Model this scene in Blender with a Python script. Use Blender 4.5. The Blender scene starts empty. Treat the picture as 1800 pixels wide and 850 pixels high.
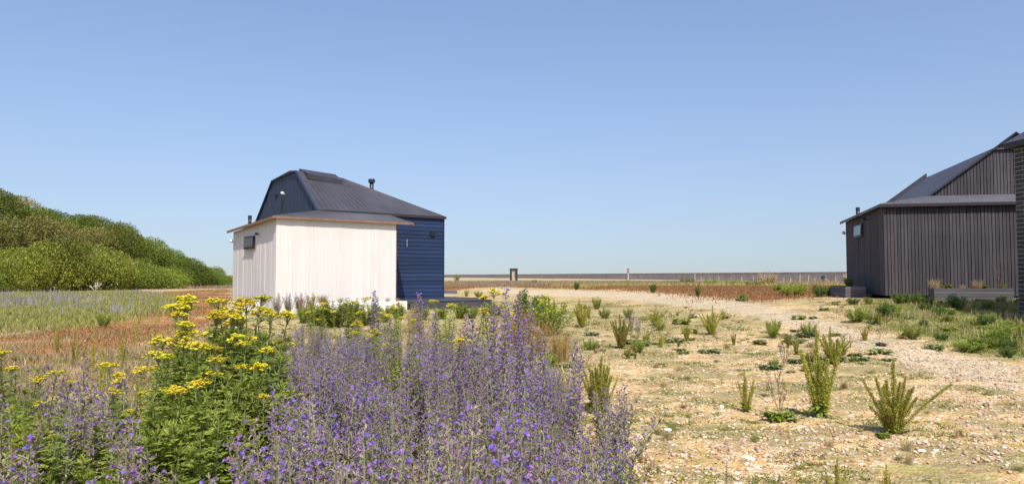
import bpy, math, random
import numpy as np
from mathutils import Vector, Matrix, noise
R = math.radians
SC = bpy.context.scene
COL = SC.collection
EYE = 1.4; FPX = 1300.0; HZ = 484.0           # eye height, focal length and horizon row in 1800 px wide terms

# ------------------------------------------------------------------ camera, sky, sun, exposure
cam_d = bpy.data.cameras.new('camera'); cam = bpy.data.objects.new('camera', cam_d); COL.objects.link(cam)
cam_d.sensor_width = 36; cam_d.lens = 36*FPX/1800; cam_d.clip_end = 5000; cam_d.clip_start = 0.05
PITCH = math.atan((HZ-425)/FPX)
cam.location = (0, 0, EYE); cam.rotation_euler = (math.pi/2+PITCH, 0, 0)
SC.camera = cam
SUN = Vector((0.29, -0.957, 0)).normalized(); EL = R(54)
w = bpy.data.worlds.new('World'); SC.world = w; w.use_nodes = True
nt = w.node_tree; bg = nt.nodes['Background']
sky = nt.nodes.new('ShaderNodeTexSky'); sky.sky_type = 'NISHITA'; sky.sun_disc = False
sky.sun_elevation = EL; sky.sun_rotation = math.atan2(SUN.x, SUN.y)
sky.air_density = 1.2; sky.dust_density = 2.2; sky.ozone_density = 3.0; sky.altitude = 0
_tc = nt.nodes.new('ShaderNodeTexCoord'); _mp = nt.nodes.new('ShaderNodeMapping'); _vn = nt.nodes.new('ShaderNodeVectorMath'); _vn.operation = 'NORMALIZE'
_mp.inputs['Location'].default_value = (0, 0, .07); _mp.inputs['Scale'].default_value = (1, 1, .8)
nt.links.new(_tc.outputs['Generated'], _mp.inputs[0]); nt.links.new(_mp.outputs[0], _vn.inputs[0]); nt.links.new(_vn.outputs[0], sky.inputs[0])
_tm = nt.nodes.new('ShaderNodeMix'); _tm.data_type = 'RGBA'; _tm.blend_type = 'MULTIPLY'; _tm.inputs[0].default_value = 1
_tm.inputs[7].default_value = (1.03, .99, 1.075, 1); nt.links.new(sky.outputs[0], _tm.inputs[6])
nt.links.new(_tm.outputs[2], bg.inputs[0]); bg.inputs[1].default_value = 0.120
sl = bpy.data.lights.new('sun', 'SUN'); sl.energy = 4.3; sl.angle = R(0.5); sl.color = (1, .955, .88)
so = bpy.data.objects.new('sun', sl); COL.objects.link(so)
sd = Vector((SUN.x*math.cos(EL), SUN.y*math.cos(EL), math.sin(EL)))
so.rotation_euler = sd.to_track_quat('Z', 'Y').to_euler(); so.location = (10, -20, 30)
SC.view_settings.view_transform = 'Standard'; SC.view_settings.look = 'None'
SC.view_settings.gamma = 1; SC.view_settings.exposure = 0.42
SC.render.engine = 'CYCLES'; SC.cycles.use_denoising = True; SC.cycles.max_bounces = 6
SC.cycles.transparent_max_bounces = 4; SC.cycles.use_adaptive_sampling = True
SC.cycles.adaptive_threshold = 0.02

# ------------------------------------------------------------------ terrain
def ssn(a, b, v):
    t = np.clip((np.asarray(v, float)-a)/(b-a), 0, 1); return t*t*(3-2*t)
L0 = np.array([-38.5, 54.0]); LD = np.array([.29, .957]); LN = np.array([-.957, .29])
def hill(x, y):
    a = (x-L0[0])*LD[0]+(y-L0[1])*LD[1]; n = (x-L0[0])*LN[0]+(y-L0[1])*LN[1]
    hm = np.interp(a, [-40, -8, 2, 12, 20, 27, 33], [5.9, 5.7, 5.5, 5.3, 4.3, 2.0, 0])
    return hm*ssn(-.5, 9, n)
def tz(x, y):
    x = np.asarray(x, float); y = np.asarray(y, float)
    z = .66*ssn(1, 10, x)*ssn(9, 22, y) * (1-.4*ssn(35, 80, y))
    z = z+.14*ssn(12, 24, y)*(1-ssn(1, 10, x))
    z = z+.25*ssn(40, 90, y)*(1-ssn(1, 10, x))*ssn(-20, -4, x)
    z = z+.012*np.sin(x*1.7+.4*y)*np.sin(y*1.1+.3*x)+.02*np.sin(x*.43+1)*np.sin(y*.37)
    return z+hill(x, y)
def tzf(x, y): return float(tz(x, y))
CP, SP = math.cos(PITCH), math.sin(PITCH)
def ray(px, py):
    a = (px-900)/FPX; b = -(py-425)/FPX
    return Vector((a, CP-b*SP, SP+b*CP))
def G(px, py):                                 # the ground point seen at a photo position
    d = ray(px, py); t = 1.0; last = 1.0
    while t < 400:
        p = Vector((0, 0, EYE))+d*t
        if p.z < tzf(p.x, p.y): break
        last = t; t *= 1.01
    lo, hi = last, t
    for _ in range(18):
        m = (lo+hi)/2; p = Vector((0, 0, EYE))+d*m
        if p.z < tzf(p.x, p.y): hi = m
        else: lo = m
    p = Vector((0, 0, EYE))+d*hi
    return Vector((p.x, p.y, tzf(p.x, p.y)))
def at(px, y):                                 # ground point under a photo column at a given distance
    x = (px-900)/FPX*y*1.0; return Vector((x, y, tzf(x, y)))

# ------------------------------------------------------------------ tags and mesh builder
def tag(o, label=None, cat=None, group=None, kind=None):
    if label: o['label'] = label
    if cat: o['category'] = cat
    if group: o['group'] = group
    if kind: o['kind'] = kind
    return o
def empty(name, loc, rz=0, **k):
    o = bpy.data.objects.new(name, None); COL.objects.link(o); o.empty_display_size = .2
    o.location = loc; o.rotation_euler = (0, 0, rz); return tag(o, **k)
def copy_tree(o, parent=None):
    c = o.copy(); COL.objects.link(c)
    if parent: c.parent = parent
    for ch in list(o.children): copy_tree(ch, c)
    return c
class MB:
    def __init__(s): s.v = []; s.f = []; s.m = []
    def poly(s, pts, m=0):
        n = len(s.v); s.v.extend(tuple(p) for p in pts); s.f.append(tuple(range(n, n+len(pts)))); s.m.append(m)
    def box(s, x0, x1, y0, y1, z0, z1, m=0):
        n = len(s.v)
        s.v += [(x0,y0,z0),(x1,y0,z0),(x1,y1,z0),(x0,y1,z0),(x0,y0,z1),(x1,y0,z1),(x1,y1,z1),(x0,y1,z1)]
        for q in ((0,3,2,1),(4,5,6,7),(0,1,5,4),(1,2,6,5),(2,3,7,6),(3,0,4,7)):
            s.f.append(tuple(n+i for i in q)); s.m.append(m)
    def prism(s, pts, off, m=0):               # polygon extruded by a vector
        n = len(s.v); k = len(pts); off = Vector(off)
        s.v += [tuple(p) for p in pts]+[tuple(Vector(p)+off) for p in pts]
        s.f.append(tuple(range(n+k-1, n-1, -1))); s.m.append(m)
        s.f.append(tuple(range(n+k, n+2*k))); s.m.append(m)
        for i in range(k):
            j = (i+1) % k; s.f.append((n+i, n+j, n+k+j, n+k+i)); s.m.append(m)
    def tube(s, pts, r, k=5, m=0, cap=True):
        pts = [Vector(p) for p in pts]; n0 = len(s.v)
        rr = r if isinstance(r, (list, tuple)) else [r]*len(pts)
        for i, p in enumerate(pts):
            d = (pts[min(i+1, len(pts)-1)]-pts[max(i-1, 0)])
            d = d.normalized() if d.length > 1e-9 else Vector((0,0,1))
            u = d.cross(Vector((1,0,0)) if abs(d.x) < .8 else Vector((0,1,0))).normalized(); v = d.cross(u)
            for j in range(k):
                a = 2*math.pi*j/k; s.v.append(tuple(p+(u*math.cos(a)+v*math.sin(a))*rr[i]))
        for i in range(len(pts)-1):
            for j in range(k):
                a = n0+i*k+j; b = n0+i*k+(j+1) % k; s.f.append((a, b, b+k, a+k)); s.m.append(m)
        if cap:
            s.f.append(tuple(n0+j for j in range(k-1, -1, -1))); s.m.append(m)
            s.f.append(tuple(n0+(len(pts)-1)*k+j for j in range(k))); s.m.append(m)
    def leaf(s, p, d, L, W, m=0, up=None, bend=0.0, mid=.45):
        up = up or Vector((0,0,1)); sd_ = d.cross(up)
        if sd_.length < 1e-4: sd_ = Vector((1,0,0))
        sd_.normalize(); n = len(s.v); c = p+d*(L*mid); t = p+d*L-up*(bend*L)
        s.v += [tuple(p), tuple(c+sd_*(W/2)), tuple(t), tuple(c-sd_*(W/2))]
        s.f.append((n, n+1, n+2, n+3)); s.m.append(m)
    def build(s, name, mats, parent=None, smooth=False):
        me = bpy.data.meshes.new(name); me.from_pydata(s.v, [], s.f)
        mats = mats if isinstance(mats, (list, tuple)) else [mats]
        for q in mats: me.materials.append(q)
        if len(mats) > 1: me.polygons.foreach_set('material_index', s.m)
        if smooth: me.polygons.foreach_set('use_smooth', [True]*len(s.f))
        me.update()
        o = bpy.data.objects.new(name, me); COL.objects.link(o)
        if parent: o.parent = parent
        return o
def np_mesh(name, V, F, mats, parent=None, smooth=False, mi=None):
    me = bpy.data.meshes.new(name); k = F.shape[1]
    me.vertices.add(len(V)); me.vertices.foreach_set('co', V.astype(np.float32).ravel())
    me.loops.add(F.size); me.loops.foreach_set('vertex_index', F.astype(np.int32).ravel())
    me.polygons.add(len(F)); me.polygons.foreach_set('loop_start', np.arange(0, F.size, k, dtype=np.int32))
    me.polygons.foreach_set('loop_total', np.full(len(F), k, dtype=np.int32))
    for q in (mats if isinstance(mats, (list, tuple)) else [mats]): me.materials.append(q)
    if mi is not None: me.polygons.foreach_set('material_index', mi.astype(np.int32))
    if smooth: me.polygons.foreach_set('use_smooth', np.ones(len(F), dtype=bool))
    me.update(); me.validate()
    o = bpy.data.objects.new(name, me); COL.objects.link(o)
    if parent: o.parent = parent
    return o

# ------------------------------------------------------------------ materials
def newmat(name):
    m = bpy.data.materials.new(name); m.use_nodes = True; t = m.node_tree
    return m, t, t.nodes['Principled BSDF'], t.nodes['Material Output']
def N(t, typ, **k):
    n = t.nodes.new(typ)
    for a, b in k.items(): setattr(n, a, b)
    return n
def ramp(t, src, stops, interp='LINEAR'):
    r = N(t, 'ShaderNodeValToRGB'); r.color_ramp.interpolation = interp
    e = r.color_ramp.elements
    while len(e) < len(stops): e.new(.5)
    for el, (p, c) in zip(e, stops): el.position = p; el.color = (*c, 1) if len(c) == 3 else c
    t.links.new(src, r.inputs[0]); return r.outputs[0]
def mixc(t, fac, a, b, mode='MIX'):
    n = N(t, 'ShaderNodeMix', data_type='RGBA', blend_type=mode)
    for s_, v in ((n.inputs[0], fac), (n.inputs[6], a), (n.inputs[7], b)):
        if isinstance(v, (int, float)): s_.default_value = v
        elif isinstance(v, tuple): s_.default_value = (*v, 1)
        else: t.links.new(v, s_)
    return n.outputs[2]
def math_(t, op, a, b=0.0, clamp=False):
    n = N(t, 'ShaderNodeMath', operation=op, use_clamp=clamp)
    for s_, v in ((n.inputs[0], a), (n.inputs[1], b)):
        if isinstance(v, (int, float)): s_.default_value = v
        else: t.links.new(v, s_)
    return n.outputs[0]
def leafmat(name, cols, trans=.3, rough=.6, objvar=.25):
    """foliage: colour varies leaf by leaf and plant by plant, with light coming through the leaf"""
    m, t, b, out = newmat(name)
    g = N(t, 'ShaderNodeNewGeometry'); oi = N(t, 'ShaderNodeObjectInfo')
    c = ramp(t, g.outputs['Random Per Island'], [(i/max(1, len(cols)-1), q) for i, q in enumerate(cols)])
    hs = N(t, 'ShaderNodeHueSaturation')
    t.links.new(c, hs.inputs['Color'])
    t.links.new(math_(t, 'ADD', math_(t, 'MULTIPLY', oi.outputs['Random'], objvar*2), 1-objvar), hs.inputs['Value'])
    t.links.new(math_(t, 'ADD', math_(t, 'MULTIPLY', math_(t, 'FRACT', math_(t, 'MULTIPLY', oi.outputs['Random'], 7.3)), .03), .485), hs.inputs['Hue'])
    t.links.new(hs.outputs[0], b.inputs['Base Color']); b.inputs['Roughness'].default_value = rough
    b.inputs['Specular IOR Level'].default_value = .25
    tr = N(t, 'ShaderNodeBsdfTranslucent'); t.links.new(hs.outputs[0], tr.inputs[0])
    mx = N(t, 'ShaderNodeMixShader'); mx.inputs[0].default_value = trans
    t.links.new(b.outputs[0], mx.inputs[1]); t.links.new(tr.outputs[0], mx.inputs[2]); t.links.new(mx.outputs[0], out.inputs[0])
    return m
def plain(name, c, rough=.6, metal=0, spec=.4, var=0.0, scale=4.0, bump=0.0, island=0.0):
    m, t, b, out = newmat(name)
    tc = N(t, 'ShaderNodeTexCoord'); col = c
    b.inputs['Base Color'].default_value = (*c, 1)
    if var or bump:
        nz = N(t, 'ShaderNodeTexNoise'); nz.inputs['Scale'].default_value = scale; nz.inputs['Detail'].default_value = 6
        t.links.new(tc.outputs['Object'], nz.inputs['Vector'])
    if var:
        lo = tuple(x*(1-var) for x in c); hi = tuple(min(1, x*(1+var)) for x in c)
        col = ramp(t, nz.outputs[0], [(.3, lo), (.7, hi)]); t.links.new(col, b.inputs['Base Color'])
    if island:
        g = N(t, 'ShaderNodeNewGeometry')
        f = ramp(t, g.outputs['Random Per Island'], [(0, (1-island,)*3), (1, (1+island*.3,)*3)])
        t.links.new(mixc(t, 1.0, col, f, 'MULTIPLY'), b.inputs['Base Color'])
    if bump:
        bp = N(t, 'ShaderNodeBump'); bp.inputs['Strength'].default_value = bump; bp.inputs['Distance'].default_value = .02
        t.links.new(nz.outputs[0], bp.inputs['Height']); t.links.new(bp.outputs[0], b.inputs['Normal'])
    b.inputs['Roughness'].default_value = rough; b.inputs['Metallic'].default_value = metal
    b.inputs['Specular IOR Level'].default_value = spec
    return m
def boards(name, c, axis='Z', var=.25, grain=.3, rough=.75, stain=None):
    """sawn timber: tone changes board by board (mesh island), long grain along one axis, patchy weathering"""
    m, t, b, out = newmat(name)
    g = N(t, 'ShaderNodeNewGeometry'); tc = N(t, 'ShaderNodeTexCoord'); mp = N(t, 'ShaderNodeMapping')
    s_ = {'Z': (14, 14, .7), 'X': (.7, 14, 14)}[axis]
    mp.inputs['Scale'].default_value = s_; t.links.new(tc.outputs['Object'], mp.inputs['Vector'])
    nz = N(t, 'ShaderNodeTexNoise'); nz.inputs['Scale'].default_value = 1.5; nz.inputs['Detail'].default_value = 5
    t.links.new(mp.outputs[0], nz.inputs['Vector'])
    f = ramp(t, g.outputs['Random Per Island'], [(0, (1-var,)*3), (1, (1+var*.5,)*3)])
    c1 = mixc(t, 1.0, c, f, 'MULTIPLY')
    gr = ramp(t, nz.outputs[0], [(.3, (1-grain,)*3), (.7, (1+grain*.4,)*3)])
    c2 = mixc(t, 1.0, c1, gr, 'MULTIPLY')
    if stain:
        n2 = N(t, 'ShaderNodeTexNoise'); n2.inputs['Scale'].default_value = .9; n2.inputs['Detail'].default_value = 7
        t.links.new(tc.outputs['Object'], n2.inputs['Vector'])
        c2 = mixc(t, ramp(t, n2.outputs[0], [(.5, (0,)*3), (.8, (.7,)*3)]), c2, stain)
    t.links.new(c2, b.inputs['Base Color']); b.inputs['Roughness'].default_value = rough
    b.inputs['Specular IOR Level'].default_value = .3
    bp = N(t, 'ShaderNodeBump'); bp.inputs['Strength'].default_value = .35; bp.inputs['Distance'].default_value = .01
    t.links.new(nz.outputs[0], bp.inputs['Height']); t.links.new(bp.outputs[0], b.inputs['Normal'])
    return m
M = {}
M['white'] = boards('white_timber', (.63, .60, .56), var=.04, grain=.05, stain=(.56, .52, .475))
M['white_h'] = boards('white_timber_flat', (.80, .75, .70), 'X', .07, .08, stain=(.68, .62, .56))
M['navy'] = boards('navy_timber_flat', (.020, .036, .088), 'X', .3, .2, .45)
M['navy_v'] = boards('navy_timber', (.026, .040, .075), 'Z', .25, .2, .5)
M['black'] = boards('black_timber', (.064, .057, .064), 'Z', .28, .3, stain=(.085, .078, .082))
M['black_h'] = boards('black_timber_flat', (.15, .14, .15), 'X', .35, .3)
M['dark'] = plain('shadow_gap', (.012, .011, .012), .9)
M['rust'] = plain('rust_edge', (.22, .115, .075), .8, var=.3, scale=9)
M['roof'] = plain('roof_sheet', (.050, .048, .060), .55, var=.18, scale=1.3, spec=.4)
M['roof_l'] = plain('roof_sheet_pale', (.085, .084, .098), .75, var=.15, scale=1.3, spec=.5)
M['roof_d'] = plain('roof_sheet_dark', (.04, .038, .045), .5, var=.2)
M['metal'] = plain('black_flue', (.035, .038, .045), .4, metal=.3)
M['steel'] = plain('pale_metal', (.7, .7, .7), .35, metal=.3)
M['glass'] = plain('window_glass', (.025, .028, .032), .18, spec=.45)
M['frame'] = plain('dark_frame', (.03, .025, .028), .5)
M['soil'] = plain('planter_soil', (.06, .04, .028), .95, var=.4, scale=20)
M['deck'] = boards('deck_timber', (.062, .060, .075), 'X', .3, .3)
M['concrete'] = plain('wall_concrete', (.40, .33, .32), .9, var=.22, scale=.6, bump=.3)
M['concrete_top'] = plain('wall_cap', (.42, .34, .27), .9, var=.2, scale=.5)
M['post'] = plain('weathered_post', (.36, .30, .24), .9, var=.2, scale=8)
M['bark'] = plain('bark', (.11, .085, .06), .9, var=.3, scale=12)
M['dead'] = plain('bleached_wood', (.62, .56, .50), .8, var=.15, scale=12)
M['red'] = plain('red_paint', (.5, .06, .05), .5)
M['hedge'] = [leafmat('shrub_leaf_a', [(.09, .12, .016), (.19, .235, .028), (.29, .31, .05), (.13, .17, .022)], .25, .55, .38),
              leafmat('shrub_leaf_b', [(.11, .12, .028), (.23, .22, .045), (.33, .29, .09), (.15, .155, .035)], .25, .55, .38),
              leafmat('shrub_leaf_c', [(.07, .11, .015), (.16, .22, .026), (.24, .29, .04)], .25, .55, .38)]
M['green'] = leafmat('leaf_green', [(.17, .23, .035), (.30, .37, .055), (.42, .48, .11)], .5)
M['green_y'] = leafmat('leaf_yellow_green', [(.15, .20, .03), (.24, .29, .04), (.34, .36, .07)], .4)
M['green_d'] = leafmat('leaf_dark', [(.06, .105, .02), (.11, .17, .03), (.16, .23, .05)], .3)
M['green_g'] = leafmat('leaf_grey', [(.16, .19, .07), (.24, .27, .11), (.32, .35, .16)], .35)
M['hairy'] = leafmat('hairy_stem', [(.19, .22, .09), (.26, .29, .12), (.35, .35, .19), (.22, .17, .10)], .3, .8)
M['calyx'] = leafmat('calyx', [(.34, .28, .19), (.40, .31, .27), (.36, .25, .31), (.42, .40, .23), (.26, .24, .12), (.38, .27, .36)], .35, .8)
M['blue'] = leafmat('bugloss_petal', [(.21, .13, .52), (.27, .17, .60), (.35, .20, .56), (.46, .20, .48), (.30, .24, .64)], .45, .5)
M['mauve'] = leafmat('faded_petal', [(.28, .23, .40), (.36, .30, .46), (.32, .24, .34)], .4, .7)
M['yellow'] = leafmat('ragwort_petal', [(.80, .58, .02), (.86, .68, .03), (.72, .62, .04), (.50, .54, .06), (.80, .52, .02)], .35, .6, .12)
M['seed'] = leafmat('dock_seed', [(.27, .29, .035), (.42, .41, .06), (.55, .50, .10), (.35, .27, .06)], .4, .7)
M['straw'] = leafmat('dry_grass', [(.42, .31, .15), (.55, .43, .24), (.34, .27, .13), (.28, .20, .10)], .3, .8)
M['sorrel'] = leafmat('red_sorrel', [(.30, .135, .055), (.34, .19, .075), (.30, .20, .08), (.42, .30, .13)], .3, .8)
M['rust_sorrel'] = leafmat('rusty_sorrel', [(.34, .14, .07), (.40, .19, .09), (.33, .18, .08), (.44, .29, .14)], .3, .8)
M['brown'] = leafmat('dry_leaf', [(.30, .17, .07), (.22, .12, .06), (.42, .27, .11)], .3, .8)
M['grassg'] = leafmat('green_grass', [(.14, .17, .035), (.22, .24, .06), (.30, .30, .10), (.38, .32, .14)], .3, .8)

# ------------------------------------------------------------------ ground
def wpoly(pts): return np.array([[G(a, b).x, G(a, b).y] for a, b in pts])
def inside(P, X, Y, soft):
    ins = np.zeros(X.shape, bool); dist = np.full(X.shape, 1e9); n = len(P)
    for i in range(n):
        x1, y1 = P[i]; x2, y2 = P[(i+1) % n]
        c = ((y1 > Y) != (y2 > Y)) & (X < (x2-x1)*(Y-y1)/((y2-y1) if abs(y2-y1) > 1e-9 else 1e-9)+x1)
        ins ^= c
        dx, dy = x2-x1, y2-y1; L = dx*dx+dy*dy+1e-9
        t = np.clip(((X-x1)*dx+(Y-y1)*dy)/L, 0, 1)
        dist = np.minimum(dist, np.hypot(X-x1-t*dx, Y-y1-t*dy))
    sgn = np.where(ins, dist, -dist)
    return np.clip(.5+sgn/(2*soft), 0, 1)
PATH = wpoly([(1800,645),(1800,690),(1690,668),(1560,628),(1440,586),(1340,560),(1220,540),(1060,522),(900,516),(840,513),(860,507),(1000,509),(1150,515),(1300,530),(1430,556),(1560,594),(1680,622)])
REDL = wpoly([(-60,605),(0,592),(160,568),(300,545),(290,524),(190,519),(400,507),(420,545),(330,585),(200,612),(80,640),(-60,655)])
REDR = wpoly([(775,497),(1500,500),(1450,519),(1340,529),(1240,520),(1150,511),(1000,506),(860,503),(775,512)])
GRL = wpoly([(-80,514),(230,513),(290,522),(292,545),(160,568),(0,590),(-80,600)])
GRR = wpoly([(1540,528),(1850,525),(1850,640),(1730,618),(1620,590),(1520,560)])
MID = wpoly([(780,525),(1050,530),(1250,552),(1330,572),(1200,590),(1120,640),(1000,640),(700,640),(450,600),(420,550),(600,548)])
FAR = wpoly([(-100,513),(400,503),(780,499),(1500,502),(1500,490),(-100,490)])
NEARL = wpoly([(-200,660),(0,655),(200,618),(450,585),(560,700),(500,850),(-200,850)])
def zones(x, y):
    return dict(path=inside(PATH, x, y, .35), red=np.maximum(inside(REDL, x, y, .8), inside(REDR, x, y, 2.0)),
                green=np.maximum(inside(GRL, x, y, 1.0), inside(GRR, x, y, .8)), mid=inside(MID, x, y, 1.0),
                far=np.where(y > 62, 1.0, 0.0)*ssn(60, 75, y), nearl=inside(NEARL, x, y, .8))
def ground():
    ys = np.concatenate([np.linspace(-12, .5, 12)[:-1], np.geomspace(1.5, 52.5, 330)-1.0, np.linspace(52.6, 95, 90), np.geomspace(97, 3000, 40)])
    us = np.linspace(-1, 1, 321)
    Y, U = np.meshgrid(ys, us, indexing='ij')
    half = 8+.95*np.abs(Y)
    X = np.sign(U)*np.abs(U)**1.0*half
    Z = tz(X, Y)
    rng = np.random.default_rng(1)
    Z = Z+rng.normal(0, .006, Z.shape)*(Y < 20)
    Z = np.where(Y > 95, Z*np.clip(1-(Y-95)/400, 0, 1), Z)
    ny, nx = X.shape
    V = np.stack([X, Y, Z], -1).reshape(-1, 3)
    i = np.arange(ny-1)[:, None]*nx+np.arange(nx-1)[None]
    F = np.stack([i, i+1, i+nx+1, i+nx], -1).reshape(-1, 4)
    o = np_mesh('ground', V, F, M['ground'], smooth=True)
    z = zones(X.ravel(), Y.ravel()); me = o.data
    for nm, ch in (('zone_a', ('path', 'red', 'green')), ('zone_b', ('mid', 'far', 'nearl'))):
        at_ = me.attributes.new(nm, 'FLOAT_COLOR', 'POINT')
        c = np.ones((len(V), 4), np.float32)
        for k, q in enumerate(ch): c[:, k] = z[q]
        at_.data.foreach_set('color', c.ravel())
    return tag(o, 'pale sandy shingle ground with red and green patches', None, None, 'structure')
def ground_mat():
    m, t, b, out = newmat('shingle_ground')
    tc = N(t, 'ShaderNodeTexCoord'); ob = tc.outputs['Object']
    def noi(sc, det=5, dist=0, sx=1, sy=1, rough=.55):
        v = ob
        if sx != 1 or sy != 1:
            mp = N(t, 'ShaderNodeMapping'); mp.inputs['Scale'].default_value = (sx, sy, 1); t.links.new(ob, mp.inputs[0]); v = mp.outputs[0]
        n = N(t, 'ShaderNodeTexNoise'); n.inputs['Scale'].default_value = sc; n.inputs['Detail'].default_value = det
        n.inputs['Distortion'].default_value = dist; n.inputs['Roughness'].default_value = rough
        t.links.new(v, n.inputs['Vector']); return n.outputs[0]
    def at_(n):
        a = N(t, 'ShaderNodeAttribute', attribute_name=n); s = N(t, 'ShaderNodeSeparateColor'); t.links.new(a.outputs['Color'], s.inputs[0]); return s.outputs
    za, zb = at_('zone_a'), at_('zone_b')
    def edge(z, sc=2.2, amp=.9, hard=.16):
        s = math_(t, 'ADD', z, math_(t, 'MULTIPLY', math_(t, 'SUBTRACT', noi(sc, 6), .5), amp))
        return math_(t, 'MULTIPLY', math_(t, 'SUBTRACT', s, .5-hard/2), 1/hard, True)
    vor = N(t, 'ShaderNodeTexVoronoi'); vor.inputs['Scale'].default_value = 38; t.links.new(ob, vor.inputs['Vector'])
    vor2 = N(t, 'ShaderNodeTexVoronoi'); vor2.inputs['Scale'].default_value = 17; t.links.new(ob, vor2.inputs['Vector'])
    sp = N(t, 'ShaderNodeSeparateColor'); t.links.new(vor.outputs['Color'], sp.inputs[0])
    sp2 = N(t, 'ShaderNodeSeparateColor'); t.links.new(vor2.outputs['Color'], sp2.inputs[0])
    stone = ramp(t, sp.outputs[0], [(0, (.30, .18, .08)), (.25, (.49, .33, .16)), (.5, (.58, .42, .22)), (.75, (.67, .53, .33)), (.93, (.48, .26, .12)), (1, (.80, .74, .66))])
    sand = ramp(t, noi(1.3, 8), [(.3, (.36, .22, .075)), (.5, (.50, .335, .125)), (.7, (.60, .435, .19))])
    base = mixc(t, ramp(t, noi(3.5, 5), [(.38, (.15,)*3), (.6, (.85,)*3)]), sand, stone)
    base = mixc(t, ramp(t, sp2.outputs[1], [(.86, (0,)*3), (.9, (.8,)*3)]), base, (.66, .57, .45))
    # thin olive growth on the shingle
    ol = ramp(t, noi(.9, 8, .4, 1, 1.5), [(.46, (0,)*3), (.56, (.85,)*3)])
    olc = ramp(t, noi(9, 4), [(.3, (.13, .12, .05)), (.6, (.27, .24, .10)), (.8, (.36, .30, .15))])
    base = mixc(t, math_(t, 'MULTIPLY', ol, .85), base, olc)
    base = mixc(t, ramp(t, noi(2.6, 7, .5, 1, 1.8), [(.54, (0,)*3), (.63, (.6,)*3)]), base, (.30, .19, .10))
    base = mixc(t, ramp(t, noi(1.7, 7, .3, 1, 1.6), [(.60, (0,)*3), (.68, (.55,)*3)]), base, (.33, .34, .08))
    # middle ground: olive and straw
    mid = mixc(t, ramp(t, noi(.7, 7, .3), [(.35, (0,)*3), (.6, (1,)*3)]), (.42, .33, .16), olc)
    base = mixc(t, math_(t, 'MULTIPLY', edge(zb[0], 1.2, .8, .5), ramp(t, noi(.35, 6, .5, 1, 2.2), [(.38, (.15,)*3), (.58, (.85,)*3)])), base, mid)
    base = mixc(t, math_(t, 'MULTIPLY', edge(zb[2], 1.5), .8), base, ramp(t, noi(4, 7), [(.3, (.24, .17, .08)), (.55, (.42, .30, .15)), (.75, (.52, .38, .20))]))
    gr = ramp(t, noi(2.5, 7), [(.3, (.12, .15, .04)), (.5, (.24, .25, .075)), (.72, (.37, .32, .14))])
    base = mixc(t, math_(t, 'MULTIPLY', edge(za[2], 1.0), .85), base, gr)
    red = ramp(t, noi(.5, 8, .4, 1, 2), [(.3, (.32, .21, .09)), (.42, (.30, .155, .06)), (.52, (.34, .15, .06)), (.60, (.38, .24, .11)), (.72, (.48, .36, .18))])
    base = mixc(t, edge(za[1], .6, .7, .3), base, red)
    gv = ramp(t, sp.outputs[1], [(0, (.34, .25, .16)), (.4, (.50, .39, .26)), (.8, (.60, .50, .36)), (1, (.75, .68, .58))])
    base = mixc(t, math_(t, 'MULTIPLY', edge(za[0], 1.2, 1.3, .6), .65), base, gv)
    base = mixc(t, zb[1], base, ramp(t, noi(.12, 6, 0, 1, .5), [(.3, (.28, .25, .11)), (.6, (.42, .34, .20))]))
    t.links.new(base, b.inputs['Base Color']); b.inputs['Roughness'].default_value = .95; b.inputs['Specular IOR Level'].default_value = .15
    h = math_(t, 'ADD', math_(t, 'MULTIPLY', vor.outputs['Distance'], -.6), math_(t, 'ADD', math_(t, 'MULTIPLY', noi(6, 8), 2.0), math_(t, 'MULTIPLY', vor2.outputs['Distance'], -.5)))
    bp = N(t, 'ShaderNodeBump'); bp.inputs['Strength'].default_value = .8; bp.inputs['Distance'].default_value = .03
    t.links.new(h, bp.inputs['Height']); t.links.new(bp.outputs[0], b.inputs['Normal'])
    return m
M['ground'] = ground_mat()
ground()
sea = MB(); sea.poly([(-3000, 900, -1.2), (3000, 900, -1.2), (3000, 4500, -1.2), (-3000, 4500, -1.2)])
# the sea lies beyond the wall, below the level of the land

# ------------------------------------------------------------------ sea wall, far things
def sea_wall():
    r = empty('sea_wall', (0, 0, 0), label='long low grey concrete sea wall with a tan cap running along the horizon', cat='wall')
    a = Vector((70, 84, 0)); b = Vector((-60, 620, 0)); d = (b-a).normalized(); n = Vector((d.y, -d.x, 0))
    f = MB(); c = MB(); K = 60; L = (b-a).length
    for i in range(K):
        p = a+d*(L*i/K); q = a+d*(L*(i+1)/K-.06)
        pz = -0.5; f.prism([p+Vector((0,0,pz)), p+n*.5+Vector((0,0,pz)), p+n*.3+Vector((0,0,1.66)), p+Vector((0,0,1.66))], q-p)
    k0 = a+n*.6; k1 = b+n*.6
    c.prism([k0+Vector((0,0,-.5)), k0+n*6+Vector((0,0,-.5)), k0+n*3+Vector((0,0,2.15)), k0+Vector((0,0,2.08))], k1-k0)
    f.build('wall_face', M['concrete'], r); c.build('wall_cap', M['concrete_top'], r)
sea_wall()
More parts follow.
